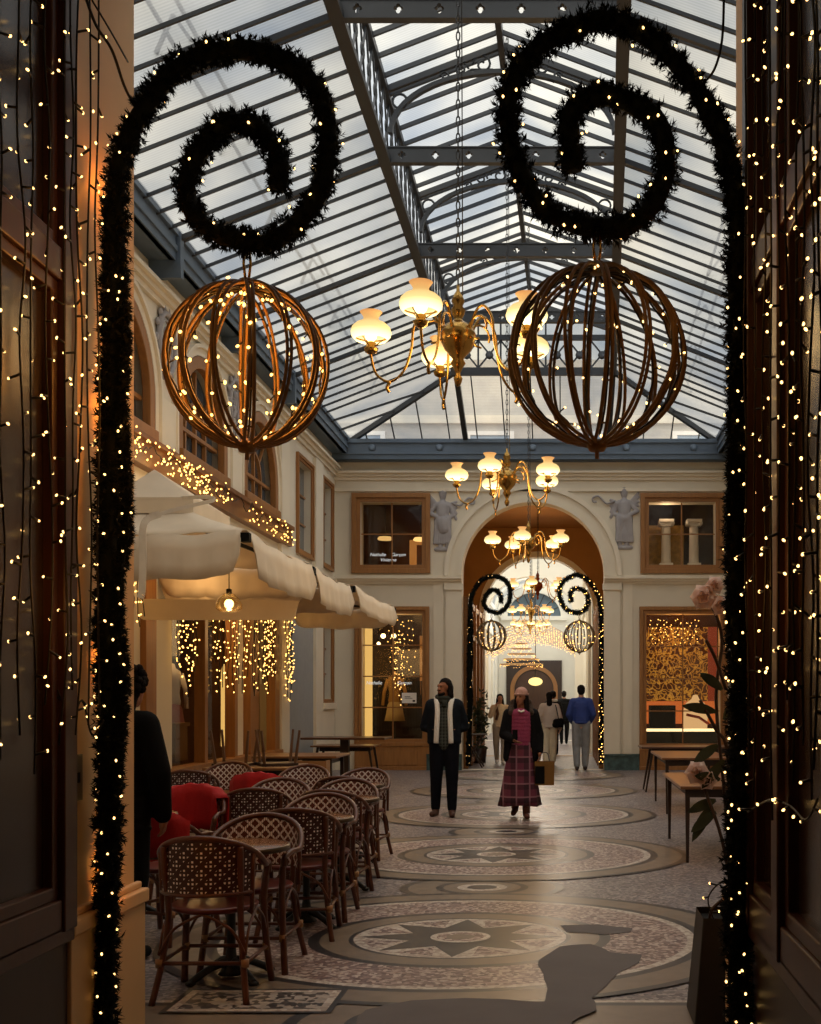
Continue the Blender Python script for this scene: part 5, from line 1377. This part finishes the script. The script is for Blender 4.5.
# ------------------------------------------------------------------ people
def blob(caps, ells, voxel, name, mtl, parent, smooth=2, T=None):
    q = MB()
    for p0, r0, p1, r1 in caps:
        p0, p1 = Vector(p0), Vector(p1)
        q.ball(p0, r0, 12); q.ball(p1, r1, 12)
        if (p1-p0).length > 1e-4: q.tube([p0, p1], [r0, r1], 12)
    for c, r in ells: q.ball(c, r, 14)
    if T:
        q.v = [T(v) for v in q.v]
    o = q.build(name, mtl, parent, world=False)
    m = o.modifiers.new('skin', 'REMESH'); m.mode = 'VOXEL'; m.voxel_size = voxel; m.use_smooth_shade = True
    if smooth: s = o.modifiers.new('soft', 'SMOOTH'); s.iterations = smooth; s.factor = .5
    dg = bpy.context.evaluated_depsgraph_get(); me = bpy.data.meshes.new_from_object(o.evaluated_get(dg))
    o.modifiers.clear(); o.data = me; me.materials.clear(); me.materials.append(M[mtl] if isinstance(mtl, str) else mtl)
    me.polygons.foreach_set('use_smooth', [True]*len(me.polygons))
    return o
M['skin'] = mat('brown_skin', (150,98,70), .55, var=.05, scale=8)
M['skin_light'] = mat('light_skin', (196,146,118), .55, var=.05, scale=8)
M['hair'] = mat('dark_hair', (20,15,13), .85, spec=.15, var=.3, scale=40, bump=.5, bscale=120)
M['eye'] = mat('dark_eye', (16,12,10), .2)
M['lip'] = mat('lip', (120,62,54), .5)
BASE = dict(pelvis=(0,0,.95), chest=(0,.0,1.30), neck=(0,.015,1.47), head=(0,-.005,1.625),
            shL=(.168,.01,1.405), shR=(-.168,.01,1.405), elL=(.25,.03,1.13), elR=(-.25,.03,1.13), wrL=(.25,-.05,.88), wrR=(-.25,-.05,.88),
            hiL=(.09,0,.92), hiR=(-.09,0,.92), knL=(.095,-.01,.5), knR=(-.095,-.01,.5), anL=(.095,.03,.085), anR=(-.095,.03,.085),
            toL=(.105,-.1,.035), toR=(-.105,-.1,.035))
def person(label, loc, yaw, H, pose=None, headyaw=0, skin='skin', voxel=.011, curl=.6, female=False):
    """continuous body, head with a face, five-fingered hands; returns (root, joints, helper)"""
    J = {k: Vector(v) for k, v in BASE.items()}
    for k, v in (pose or {}).items(): J[k] = Vector(v)
    r = thing('person', label, 'person', loc); r.rotation_euler = (0, 0, yaw); r.scale = (H/1.75,)*3
    caps = []; ells = []
    C = lambda a, ra, b_, rb: caps.append((a, ra, b_, rb))
    f = .93 if female else 1
    ells += [(J['pelvis']+Vector((0,0,.0)), (.155*f,.105,.12)), (J['pelvis'].lerp(J['chest'],.45), (.135*f,.095,.16)), (J['chest'], (.165*f,.11,.17)), (J['chest']+Vector((0,0,.09)), (.17*f,.085,.07))]
    C(J['chest']+Vector((0,.01,.1)), .075, J['neck'], .055); C(J['neck'], .054, J['head']+Vector((0,.01,-.06)), .052)
    for s in 'LR':
        C(J['chest']+Vector((0,0,.1)), .05, J['sh'+s], .062*f); C(J['sh'+s], .06*f, J['el'+s], .043*f); C(J['el'+s], .043*f, J['wr'+s], .03)
        C(J['hi'+s], .092, J['kn'+s], .06); C(J['kn'+s], .06, J['an'+s], .04); C(J['an'+s], .042, J['an'+s]+Vector((0,.02,-.04)), .038); C(J['an'+s]+Vector((0,.0,-.035)), .036, J['to'+s], .028)
        d = (J['wr'+s]-J['el'+s]).normalized(); side = Vector((1 if s == 'L' else -1,0,0)); fw = Vector((0,-1,0)); fw = (fw-d*fw.dot(d))
        fw = fw.normalized() if fw.length > .2 else Vector((0,0,1)); ac = d.cross(fw).normalized()
        palm = J['wr'+s]+d*.05; C(J['wr'+s], .028, palm+fw*.015, .024); C(J['wr'+s]+d*.02, .024, palm-fw*.018+d*.015, .02)
        inn = -side; inn = (inn-d*inn.dot(d)).normalized()
        for k, (off, ln) in enumerate(((.03,.038),(.011,.044),(-.009,.041),(-.027,.032))):
            b0 = palm+d*.028+fw*off; b1 = b0+(d+inn*curl*.5).normalized()*ln; b2 = b1+(d+inn*curl*2).normalized()*ln*.8
            C(b0, .0095, b1, .009); C(b1, .009, b2, .0075)
        t0 = palm-d*.01+fw*.028; t1 = t0+(fw+d*.6+inn*.3).normalized()*.036; C(t0, .012, t1, .0105); C(t1, .0105, t1+(d+fw*.3+inn*.4).normalized()*.028, .0085)
    h = J['head']; R = Matrix.Rotation(headyaw, 3, 'Z'); hv = lambda x, y, z: h+R@Vector((x,y,z))
    ells += [(hv(0,.012,.03), (.074,.094,.088))]
    caps += [(hv(0,-.03,-.055), .05, hv(0,-.055,-.078), .03), (hv(0,-.035,-.02), .056, hv(0,-.045,-.05), .046),
             (hv(0,-.085,.012), .010, hv(0,-.104,-.022), .0135), (hv(-.03,-.076,.03), .014, hv(.03,-.076,.03), .014), (hv(-.016,-.088,-.05), .008, hv(.016,-.088,-.05), .008)]
    for s in (-1, 1): caps += [(hv(s*.074,.012,.015), .012, hv(s*.078,.016,-.022), .009)]
    blob(caps, ells, voxel, 'body', skin, r)
    q = MB()
    for s in (-1, 1): q.ball(hv(s*.029,-.083,.012), (.011,.008,.007), 8)
    q.build('eyes', 'eye', r, world=False)
    q = MB(); q.tube([hv(-.02,-.093,-.054), hv(0,-.098,-.051), hv(.02,-.093,-.054)], .004, 5); q.build('mouth', 'lip', r, world=False)
    return r, J, hv
def trousers(r, J, mtl, wide=0, top=1.0, vox=.012):
    caps = []
    for s in 'LR':
        caps += [(J['hi'+s], .105, J['kn'+s], .078+wide), (J['kn'+s], .076+wide, J['an'+s]+Vector((0,0,.03)), .056+wide)]
    caps += [(J['hiL']+Vector((0,0,.03)), .108, J['hiR']+Vector((0,0,.03)), .108)]
    return blob(caps, [(J['pelvis']+Vector((0,0,.03)), (.168,.118,.11))], vox, 'trousers', mtl, r)
def shoes(r, J, mtl, sole=None, tall=0):
    for s in 'LR':
        a, t = J['an'+s], J['to'+s]; d = (t-a); d.z = 0; d.normalize()
        caps = [(a+Vector((0,.0,-.0)), .052, a-d*.02+Vector((0,0,-.042)), .043), (a+Vector((0,0,-.04)), .044, t+d*.03+Vector((0,0,.004)), .037)]
        if tall: caps.append((a+Vector((0,0,tall)), .058, a, .052))
        blob(caps, [], .01, 'shoe', mtl, r)
def sleeves(J, rs=(.075,.06,.048), stop=1.0):
    c = []
    for s in 'LR':
        w = J['el'+s].lerp(J['wr'+s], stop)
        c += [(J['sh'+s], rs[0], J['el'+s], rs[1]), (J['el'+s], rs[1], w, rs[2])]
    return c
def top_garment(r, J, mtl, name='jacket', hem=.86, rx=.19, ry=.135, rs=(.078,.062,.05), vox=.012, flare=0):
    pc, ch = J['pelvis'], J['chest']
    ells = []
    for k in range(9):
        f = k/8; z = hem+.05+(1.40-hem-.05)*f; w = 1-.06*math.sin(PI*f)-.22*max(0, (f-.82)/.18); ells.append((Vector((0,.003,z)), (rx*w*(1+flare*(1-f)),ry*w*(1+flare*(1-f)),.06+.05*min(1,f*4))))
    return blob(sleeves(J, rs)+[(J['shL']+Vector((-.03,0,.0)), rs[0]*1.02, J['shR']+Vector((.03,0,.0)), rs[0]*1.02), (ch+Vector((0,.01,.11)), .09, J['neck']-Vector((0,0,.02)), .068)], ells, vox, name, mtl, r, 6)
def hair_cap(r, hv, mtl, extra=(), name='hair', vox=.011):
    return blob([(hv(*a), ra, hv(*b_), rb) for a, ra, b_, rb in extra], [(hv(0,.022,.045), (.085,.098,.082)), (hv(0,.05,0), (.08,.07,.09))], vox, name, mtl, r)

# man in a lined denim jacket, hands in pockets, looking to his side
ps = dict(elL=(.25,.07,1.13), wrL=(.16,.0,1.10), elR=(-.25,.07,1.13), wrR=(-.16,.0,1.10), anL=(.10,-.05,.085), toL=(.11,-.18,.035), knL=(.10,-.05,.5), anR=(-.115,.06,.085), toR=(-.14,-.06,.035), knR=(-.10,-.01,.5))
r, J, hv = person('person in dark denim jacket with white lining, hands in pockets, walking on the mosaic', (-1.535,14.75,0), .03, 1.78, ps, headyaw=-.75, voxel=.009)
trousers(r, J, mat('dark_jeans', (15,17,26), .85, spec=.12, var=.15, scale=12), .004)
shoes(r, J, mat('brown_shoe', (74,44,34), .6))
DEN = mat('dark_denim', (22,27,36), .85, spec=.12, var=.2, scale=14, bump=.2, bscale=90)
caps = sleeves(J, (.076,.066,.056))
for s in (-1, 1): caps += [(Vector((s*.115,.0,1.35)), .092, Vector((s*.12,.0,1.0)), .098)]
caps += [(Vector((0,.065,1.4)), .085, Vector((0,.065,1.0)), .095), (Vector((-.15,.03,1.42)), .07, Vector((.15,.03,1.42)), .07), (Vector((-.12,.05,.95)), .085, Vector((.12,.05,.95)), .085)]
blob(caps, [(Vector((.13,.0,.95)), (.09,.1,.06)), (Vector((-.13,.0,.95)), (.09,.1,.06))], .011, 'jacket', DEN, r)
blob([(Vector((0,-.015,1.36)), .10, Vector((0,-.02,.93)), .105)], [(Vector((0,-.01,1.15)), (.13,.115,.26))], .012, 'shirt', plaid('dark_check', (18,22,22), (60,66,62), (92,98,92), 24), r)
for s in (-1, 1):
    q = MB(); q.tube(catmull([Vector((s*.10,.02,1.475)), Vector((s*.088,-.06,1.44)), Vector((s*.078,-.108,1.32)), Vector((s*.085,-.125,1.12)), Vector((s*.092,-.118,.93))], 6), [.034]*8+[.032]*17, 8); q.build('lining', mat('white_fleece', (238,236,232), .95, var=.08, scale=40, bump=.6, bscale=120), r, world=False)
q = MB(); q.tube([Vector((-.12,.03,1.475)), Vector((-.07,.085,1.5)), Vector((.07,.085,1.5)), Vector((.12,.03,1.475))], .03, 8); q.build('collar', bpy.data.materials['white_fleece'], r, world=False)
q = MB()
for k in range(2): q.tube([Vector((.085*math.cos(a*PI/9), .01+.082*math.sin(a*PI/9), 1.475+.035*k-.02*(math.sin(a*PI/9) < 0))) for a in range(18)], .034, 8, closed=True)
q.tube([Vector((.01,-.085,1.46)), Vector((.0,-.11,1.38))], [.035,.03], 8); q.build('scarf', mat('dark_green_scarf', (38,42,36), .95, bump=.5, bscale=80), r, world=False)
hair_cap(r, hv, 'hair', [((.07,.03,.03),.035,(.085,.03,-.10),.04), ((-.07,.03,.03),.035,(-.08,.04,-.08),.036), ((0,.08,.0),.06,(0,.08,-.1),.055)])
blob([(hv(-.04,-.05,-.075), .022, hv(0,-.075,-.095), .024), (hv(.04,-.05,-.075), .022, hv(0,-.075,-.095), .024), (hv(-.03,-.092,-.035), .008, hv(.03,-.092,-.035), .008)], [], .008, 'beard', 'hair', r, 1)

# woman in pink sweater, plaid skirt and beanie
ps = dict(elL=(.245,.03,1.13), wrL=(.25,-.05,.90), elR=(-.235,-.0,1.13), wrR=(-.10,-.2,1.06), anL=(.07,-.08,.085), toL=(.08,-.21,.035), knL=(.08,-.08,.5), anR=(-.08,.2,.13), toR=(-.10,.09,.05), knR=(-.085,.03,.5), hiL=(.085,0,.92), hiR=(-.085,0,.92))
r, J, hv = person('person in pink sweater, plaid long skirt and beanie, walking with phone and paper bag', (-.545,14.6,0), .05, 1.64, ps, headyaw=-.5, voxel=.009, female=True)
shoes(r, J, mat('brown_boot', (84,42,30), .6), tall=.14)
COAT = mat('dark_coat', (18,18,21), .85, spec=.12, var=.2, scale=10)
caps = sleeves(J, (.078,.066,.052), .95)
for s in (-1, 1): caps += [(Vector((s*.13,.01,1.36)), .085, Vector((s*.155,.02,.82)), .088)]
caps += [(Vector((0,.06,1.4)), .085, Vector((0,.07,.84)), .1), (Vector((-.15,.03,1.41)), .065, Vector((.15,.03,1.41)), .065), (Vector((-.14,.06,.82)), .085, Vector((.14,.06,.82)), .085)]
blob(caps, [], .011, 'coat', COAT, r)
blob([], [(Vector((0,-.012,1.0+.05*k)), (.158-.003*abs(k-5),.118,.09)) for k in range(9)]+[(Vector((0,-.012,1.38)), (.12,.11,.08)), (Vector((0,-.0,1.43)), (.075,.08,.05))], .011, 'sweater', mat('pink_sweater', (140,54,88), .95, var=.12, scale=30, bump=.4, bscale=90), r)
q = MB(); m = 40; prof = [(.135,1.05),(.15,.98),(.175,.86),(.195,.7),(.225,.48),(.255,.27),(.275,.17)]
vs = []; fs = []
for k, (rr, z) in enumerate(prof):
    for i in range(m):
        a = 2*PI*i/m; w = 1+.06*(k/6)*math.sin(a*8+.6)+.03*(k/6)*math.sin(a*3)
        vs.append(Vector((rr*1.05*w*math.cos(a)-.02*(k/6), rr*.86*w*math.sin(a)+.03*(k/6), z+.012*math.sin(a*3)*(k/6))))
for k in range(len(prof)-1):
    for i in range(m): fs.append((k*m+i, k*m+(i+1) % m, (k+1)*m+(i+1) % m, (k+1)*m+i))
q.add(vs, fs, 0, True); o = q.build('skirt', plaid('berry_plaid', (106,44,66), (26,16,24), (150,104,118), 5.6), r, world=False); md = o.modifiers.new('thick', 'SOLIDIFY'); md.thickness = .008
hair_cap(r, hv, 'hair', [((.07,.02,.0),.035,(.09,-.0,-.2),.04), ((-.07,.02,.0),.035,(-.085,.0,-.19),.038), ((0,.08,0),.06,(0,.09,-.15),.06)])
BEAN = mat('pink_beige_knit', (190,150,140), .95, var=.15, scale=40, bump=.6, bscale=100)
blob([], [(hv(0,.012,.07), (.088,.104,.08))], .01, 'beanie', BEAN, r)
q = MB(); q.tube([hv(.082*math.cos(a*PI/10), .014+.1*math.sin(a*PI/10), .05) for a in range(20)], .017, 7, closed=True); q.build('beanie_cuff', BEAN, r, world=False)
FUR = mat('brown_fur', (62,46,36), .95, var=.35, scale=60, bump=1, bscale=140)
blob([(Vector((.14,-.04,1.42)), .045, Vector((.12,.08,1.48)), .06), (Vector((-.14,-.04,1.42)), .045, Vector((-.12,.08,1.48)), .06), (Vector((-.12,.1,1.48)), .065, Vector((.12,.1,1.48)), .065), (Vector((.10,.11,1.56)), .05, Vector((-.1,.11,1.56)), .05)], [], .012, 'fur_hood', FUR, r, 1)
q = MB(); q.box((-.12,-.29,1.06), (-.05,-.275,1.20)); o = q.build('phone', 'black', r, world=False)
q = MB(); q.tube([Vector((-.04,-.12,1.455)), Vector((.0,-.135,1.435)), Vector((.04,-.12,1.455))], .014, 6); q.build('shirt_collar', 'white_paint', r, world=False)
# shopping bag she carries
c = Vector((-.245,14.55,.42)); t = thing('shopping_bag', 'mustard brown paper shopping bag hanging from the hand beside the plaid skirt', 'bag', c)
q = MB(); vs = [(-.12,-.05,0),(.12,-.05,0),(.12,.05,0),(-.12,.05,0),(-.125,-.055,.30),(.125,-.055,.30),(.125,.055,.30),(-.125,.055,.30)]
q.add([c+Vector(v) for v in vs], [(0,3,2,1),(0,1,5,4),(1,2,6,5),(2,3,7,6),(3,0,4,7)]); q.build('bag_body', mat('mustard_paper', (120,84,30), .7, var=.12, scale=6), t)
q = MB(); q.box(c+Vector((-.12,-.058,.02)), c+Vector((-.0,-.053,.24))); q.build('dark_panel', 'black', t)
q = MB()
for y in (-.05,.05): q.tube(catmull([c+Vector((-.06,y,.30)), c+Vector((-.035,y*.6,.40)), c+Vector((.035,y*.6,.40)), c+Vector((.06,y,.30))], 5), .005, 5)
q.build('handle', 'leg_dark', t)

# man in a blue jacket walking away
ps = dict(elL=(.25,.02,1.14), wrL=(.17,-.12,.98), elR=(-.25,.02,1.14), wrR=(-.17,-.12,.98), anL=(.085,.05,.085), toL=(.09,-.08,.035), anR=(-.085,-.06,.085), toR=(-.09,-.19,.035), knR=(-.09,-.06,.5))
r, J, hv = person('person in bright blue jacket and grey jeans, seen from behind under the arch', (.36,24.2,0), PI, 1.80, ps, skin='skin_light')
trousers(r, J, mat('faded_jeans', (132,134,138), .85, var=.15, scale=8), .012); shoes(r, J, mat('dark_brown_shoe', (48,30,24), .6))
top_garment(r, J, mat('blue_jacket', (34,58,128), .7, var=.15, scale=5), hem=.93, rx=.185, ry=.14, rs=(.076,.068,.056)); hair_cap(r, hv, 'hair')
# woman in cream sweater facing us with a phone at her face
ps = dict(elR=(-.24,-.1,1.2), wrR=(-.12,-.2,1.44), elL=(.24,.02,1.14), wrL=(.16,-.16,1.06), anL=(.07,-.1,.085), toL=(.08,-.23,.035), anR=(-.075,.12,.1), toR=(-.08,.0,.04))
r, J, hv = person('person in cream sweater and pale trousers walking toward us left under the arch', (-1.47,26.4,0), .1, 1.62, ps, skin='skin_light', female=True)
trousers(r, J, mat('oatmeal_trousers', (168,150,128), .85), .0); shoes(r, J, 'white_paint')
top_garment(r, J, mat('cream_knit', (240,214,172), .95, var=.1, scale=20, bump=.4), 'sweater', hem=.9, rx=.18, ry=.14, rs=(.074,.066,.054))
hair_cap(r, hv, 'hair', [((.06,.03,0),.035,(.08,.0,-.2),.035), ((-.06,.03,0),.035,(-.08,.0,-.18),.035)])
q = MB(); q.tube([Vector((-.1,-.12,1.42)), Vector((-.06,-.15,1.25)), Vector((-.1,-.15,1.1))], [.04,.035,.03], 8); q.build('scarf', mat('brown_scarf', (96,64,44), .9), r, world=False)
# woman in white with a shoulder bag, from behind
ps = dict(anL=(.08,.1,.1), toL=(.08,-.02,.045), anR=(-.08,-.1,.085), toR=(-.08,-.23,.035), knR=(-.085,-.07,.5))
r, J, hv = person('person in pale coat and white trousers with black shoulder bag, walking away', (-.33,26.0,0), PI, 1.66, ps, skin='skin_light', female=True)
trousers(r, J, mat('ivory_trousers', (236,222,194), .85), .018); shoes(r, J, mat('tan_shoe', (140,80,50), .7))
top_garment(r, J, mat('pale_coat', (216,202,190), .9, var=.08), 'coat', hem=.88, rx=.185, ry=.15, rs=(.076,.068,.056)); hair_cap(r, hv, 'hair', [((0,.08,0),.06,(0,.09,-.16),.07)])
q = MB(); q.tube(catmull([Vector((-.12,-.08,1.44)), Vector((-.15,.1,1.42)), Vector((-.2,.16,1.2)), Vector((-.22,.17,1.08))], 5), .012, 6); q.build('bag_strap', 'black', r, world=False)
blob([(Vector((-.15,.2,1.04)), .07, Vector((-.28,.17,1.06)), .07), (Vector((-.14,.2,.97)), .075, Vector((-.28,.17,.98)), .075)], [], .014, 'shoulder_bag', 'black', r)
# dark figures farther off
r, J, hv = person('person all in black far down the gallery between the pale coat and blue jacket', (0.0,38,0), PI, 1.76, dict(anL=(.08,.08,.085), toL=(.08,-.05,.035), anR=(-.08,-.08,.085), toR=(-.08,-.21,.035)), skin='skin_light', voxel=.014)
trousers(r, J, 'black'); shoes(r, J, 'black'); top_garment(r, J, 'black', 'coat', hem=.7, rx=.21, ry=.16); hair_cap(r, hv, 'hair')
r, J, hv = person('person with white scarf and dark coat just behind the pale coat', (-.30,31,0), PI+.4, 1.72, skin='skin_light', voxel=.014)
trousers(r, J, 'black'); shoes(r, J, 'black'); top_garment(r, J, mat('charcoal_coat', (34,34,38), .9), 'coat', hem=.75, rx=.2, ry=.15); hair_cap(r, hv, 'hair')
q = MB(); q.tube([Vector((.09*math.cos(a*PI/8), .01+.09*math.sin(a*PI/8), 1.48)) for a in range(16)], .04, 8, closed=True); q.build('scarf', 'white_paint', r, world=False)
# dark figure at the left edge of the terrace
ps = dict(elL=(.26,.02,1.13), wrL=(.24,-.06,.86), elR=(-.26,.02,1.13), wrR=(-.25,-.05,.87), knL=(.1,.0,.5), head=(-.065,-.03,1.615), neck=(-.02,.0,1.47))
r, J, hv = person('person in black coat with curly dark hair standing half behind the left garland', (-2.565,6.62,0), PI*.97, 1.70, ps, voxel=.008)
trousers(r, J, 'black', .006); shoes(r, J, 'black', tall=0)
top_garment(r, J, mat('black_coat', (9,9,10), .85, spec=.12, var=.1), 'coat', hem=.74, rx=.205, ry=.15, rs=(.088,.07,.054))
q = MB()
for i in range(90):
    u, v = random.uniform(0, 2*PI), random.uniform(-.55, 1); s = math.sqrt(max(0, 1-v*v))
    q.ball(hv(.092*s*math.cos(u), .035+.095*s*math.sin(u)*(1 if math.sin(u) > -.3 else .3), .05+.095*v), random.uniform(.02,.034), 6)
q.build('curly_hair', 'hair', r, world=False); hair_cap(r, hv, 'hair', [((0,.06,0),.07,(0,.08,-.12),.06)], name='hair')

# ------------------------------------------------------------------ winged relief figures beside the arch
def relief(label, x, zb, flip):
    t = thing('relief_figure', label, 'relief', mE(x,zb,0), 'winged stone reliefs beside the arch')
    s = -1 if flip else 1; Q = lambda a, z, w=0: Vector(mE(x+s*a, zb+z, w))
    T = lambda v: Vector((v.x-t.location.x, (v.y-YE)*.75, v.z-t.location.z))
    caps = [(Q(0,1.19), .085, Q(0,1.11), .07), (Q(0,1.0), .06, Q(0,1.08), .05), (Q(-.1,.93), .08, Q(.1,.93), .08), (Q(0,.9), .14, Q(.01,.62), .13), (Q(-.04,.62), .14, Q(.05,.62), .14),
            (Q(-.06,.6), .13, Q(-.09,.33), .09), (Q(-.09,.33), .085, Q(-.1,.03), .05), (Q(.06,.6), .13, Q(.08,.33), .09), (Q(.08,.33), .085, Q(.05,.03), .05),
            (Q(-.16,.92), .06, Q(-.22,.72), .05), (Q(-.22,.72), .05, Q(-.05,.62,.05), .04), (Q(.16,.92), .06, Q(.27,.76,.04), .05), (Q(.27,.76,.04), .05, Q(.12,.68,.08), .04), (Q(-.14,.0), .05, Q(.14,.0), .05)]
    blob(caps, [], .014, 'figure', 'stone', t, 1, T)
    caps = [(Q(0,.58), .17, Q(-.02,.45), .16)] if flip else []
    caps += [(Q(-.14+.04*k,.58,.07), .03, Q(-.17+.05*k,.12,.05), .026) for k in range(8)]
    blob(caps, [], .014, 'drapery', 'stone', t, 1, T)
    blob([(Q(.15,.98,.0), .035, Q(.30,1.15-.09*k,.0), .03) for k in range(4)], [], .014, 'wing', 'stone', t, 1, T)
    blob([(Q(-.15,.95,.0), .035, Q(-.28,1.0-.12*k,.0), .035) for k in range(4)], [], .014, 'wing', 'stone', t, 1, T)
    q = MB(); q.tube(catmull([Q(-.2,.98,.03), Q(-.36,.92,.04), Q(-.46,1.0,.04), Q(-.55,1.08,.04), Q(-.66,1.04,.04), Q(-.65,.96,.04), Q(-.58,.96,.04)], 6), .022, 6); q.build('ribbon', 'stone', t)
    return t
relief('grey stucco relief of a winged robed figure right of the arch', 1.27, 4.70, False)
relief('grey stucco relief of a helmeted figure left of the arch', -2.56, 4.66, True)

# ------------------------------------------------------------------ small table and plant inside the vestibule, left
t = thing('folding_table', 'small dark folding table left inside the arch', 'table', (-2.05,25.3,0))
q = MB(); q.box((-2.25,25.0,.70),(-1.72,25.6,.73)); q.build('tabletop', 'leg_dark', t)
for y in (25.05,25.55):
    q = MB(); q.bar((-2.2,y,.0),(-1.78,y,.70),.03); q.bar((-1.78,y,.0),(-2.2,y,.70),.03); q.build('leg', 'leg_dark', t)
t = thing('potted_plant', 'dark bushy plant in a pot left inside the arch', 'plant', (-2.0,27.0,0))
q = MB(); q.lathe([(.16,0),(.2,.35),(.17,.35),(0,.3)], (-2.0,27.0,0), 14); q.build('pot', 'leg_dark', t)
q = MB()
for i in range(420):
    p = Vector((-2.05+max(-.24,min(.24,random.gauss(0,.13))), 27.0+random.gauss(0,.14), max(.35,min(1.75,.95+random.gauss(0,.33))))); d = Vector((random.uniform(-1,1),random.uniform(-1,1),random.uniform(-.3,1))).normalized(); sd = d.orthogonal().normalized()*.035
    q.add([p-sd, p+d*.12, p+sd, p-d*.04], [(0,1,2,3)])
q.build('foliage', 'leaf', t, recalc=False)

# ------------------------------------------------------------------ lamps
WARM = (255,204,136)
for i, a in enumerate(CH): lamp('POINT', 'chandelier_glow', a[1]+Vector((0,0,-.05)), [46,60,60,22,40,40][i], WARM, .35)
lamp('POINT', 'awning_glow', P(229,612,11.8), 8, WARM, .08)
lamp('POINT', 'vestibule_glow', (AX,27,4.6), 30, (255,190,110), .5)
lamp('POINT', 'shop_left_glow', (-3.6,YE+.8,2.9), 14, WARM, .1); lamp('POINT', 'shop_right_glow', (2.5,YE+.7,3.0), 16, (255,170,90), .15)
lamp('POINT', 'upper_left_glow', (-3.1,YE+.9,4.85), 5, WARM, .1); lamp('POINT', 'upper_right_glow', (2.2,YE+.3,5.5), 7, (255,220,180), .15)
lamp('POINT', 'shop_front_glow', (XL-.7,15.8,2.9), 40, WARM, .3); lamp('POINT', 'curtain_glow', (XL+.5,16.5,2.6), 22, WARM, .5); lamp('POINT', 'fascia_glow', (XL+.5,13.2,4.2), 9, WARM, .4)
lamp('POINT', 'curtain_glow', (XL+.6,13.2,2.9), 10, WARM, .4)
lamp('POINT', 'canopy_glow', (AX,44,3.4), 70, (255,205,140), 1)
lamp('POINT', 'gallery_fill', (AX,36,5.2), 220, (255,246,232), .6); lamp('POINT', 'gallery_fill', (AX-.5,50,4.8), 110, (240,244,255), .6)  # gallery lights are added fill without fixtures, brightening the white walls
lamp('POINT', 'passage_fill', (-.5,2.4,4.2), 9, (255,214,160), .4)  # added soft fill near the camera, stands for no fixture
for z, e in ((.8,1.6),(1.7,1.6),(2.7,1.3),(3.6,1.3)): lamp('POINT', 'garland_glow', (PL+.10,4.66,z), e, (255,150,50), .03)
for z, e in ((.7,.5),(1.9,.8),(3.2,.8)): lamp('POINT', 'garland_glow', (PR-.10,4.60,z), e, (255,150,50), .03)
for z in (1.9,3.0): lamp('POINT', 'string_glow', (PL+.3,3.9,z), 2.2, (255,170,80), .15); lamp('POINT', 'string_glow', (PR-.3,3.7,z), 1.6, (255,170,80), .15)
lamp('POINT', 'ball_glow', c1, 14, (255,160,60), .12)
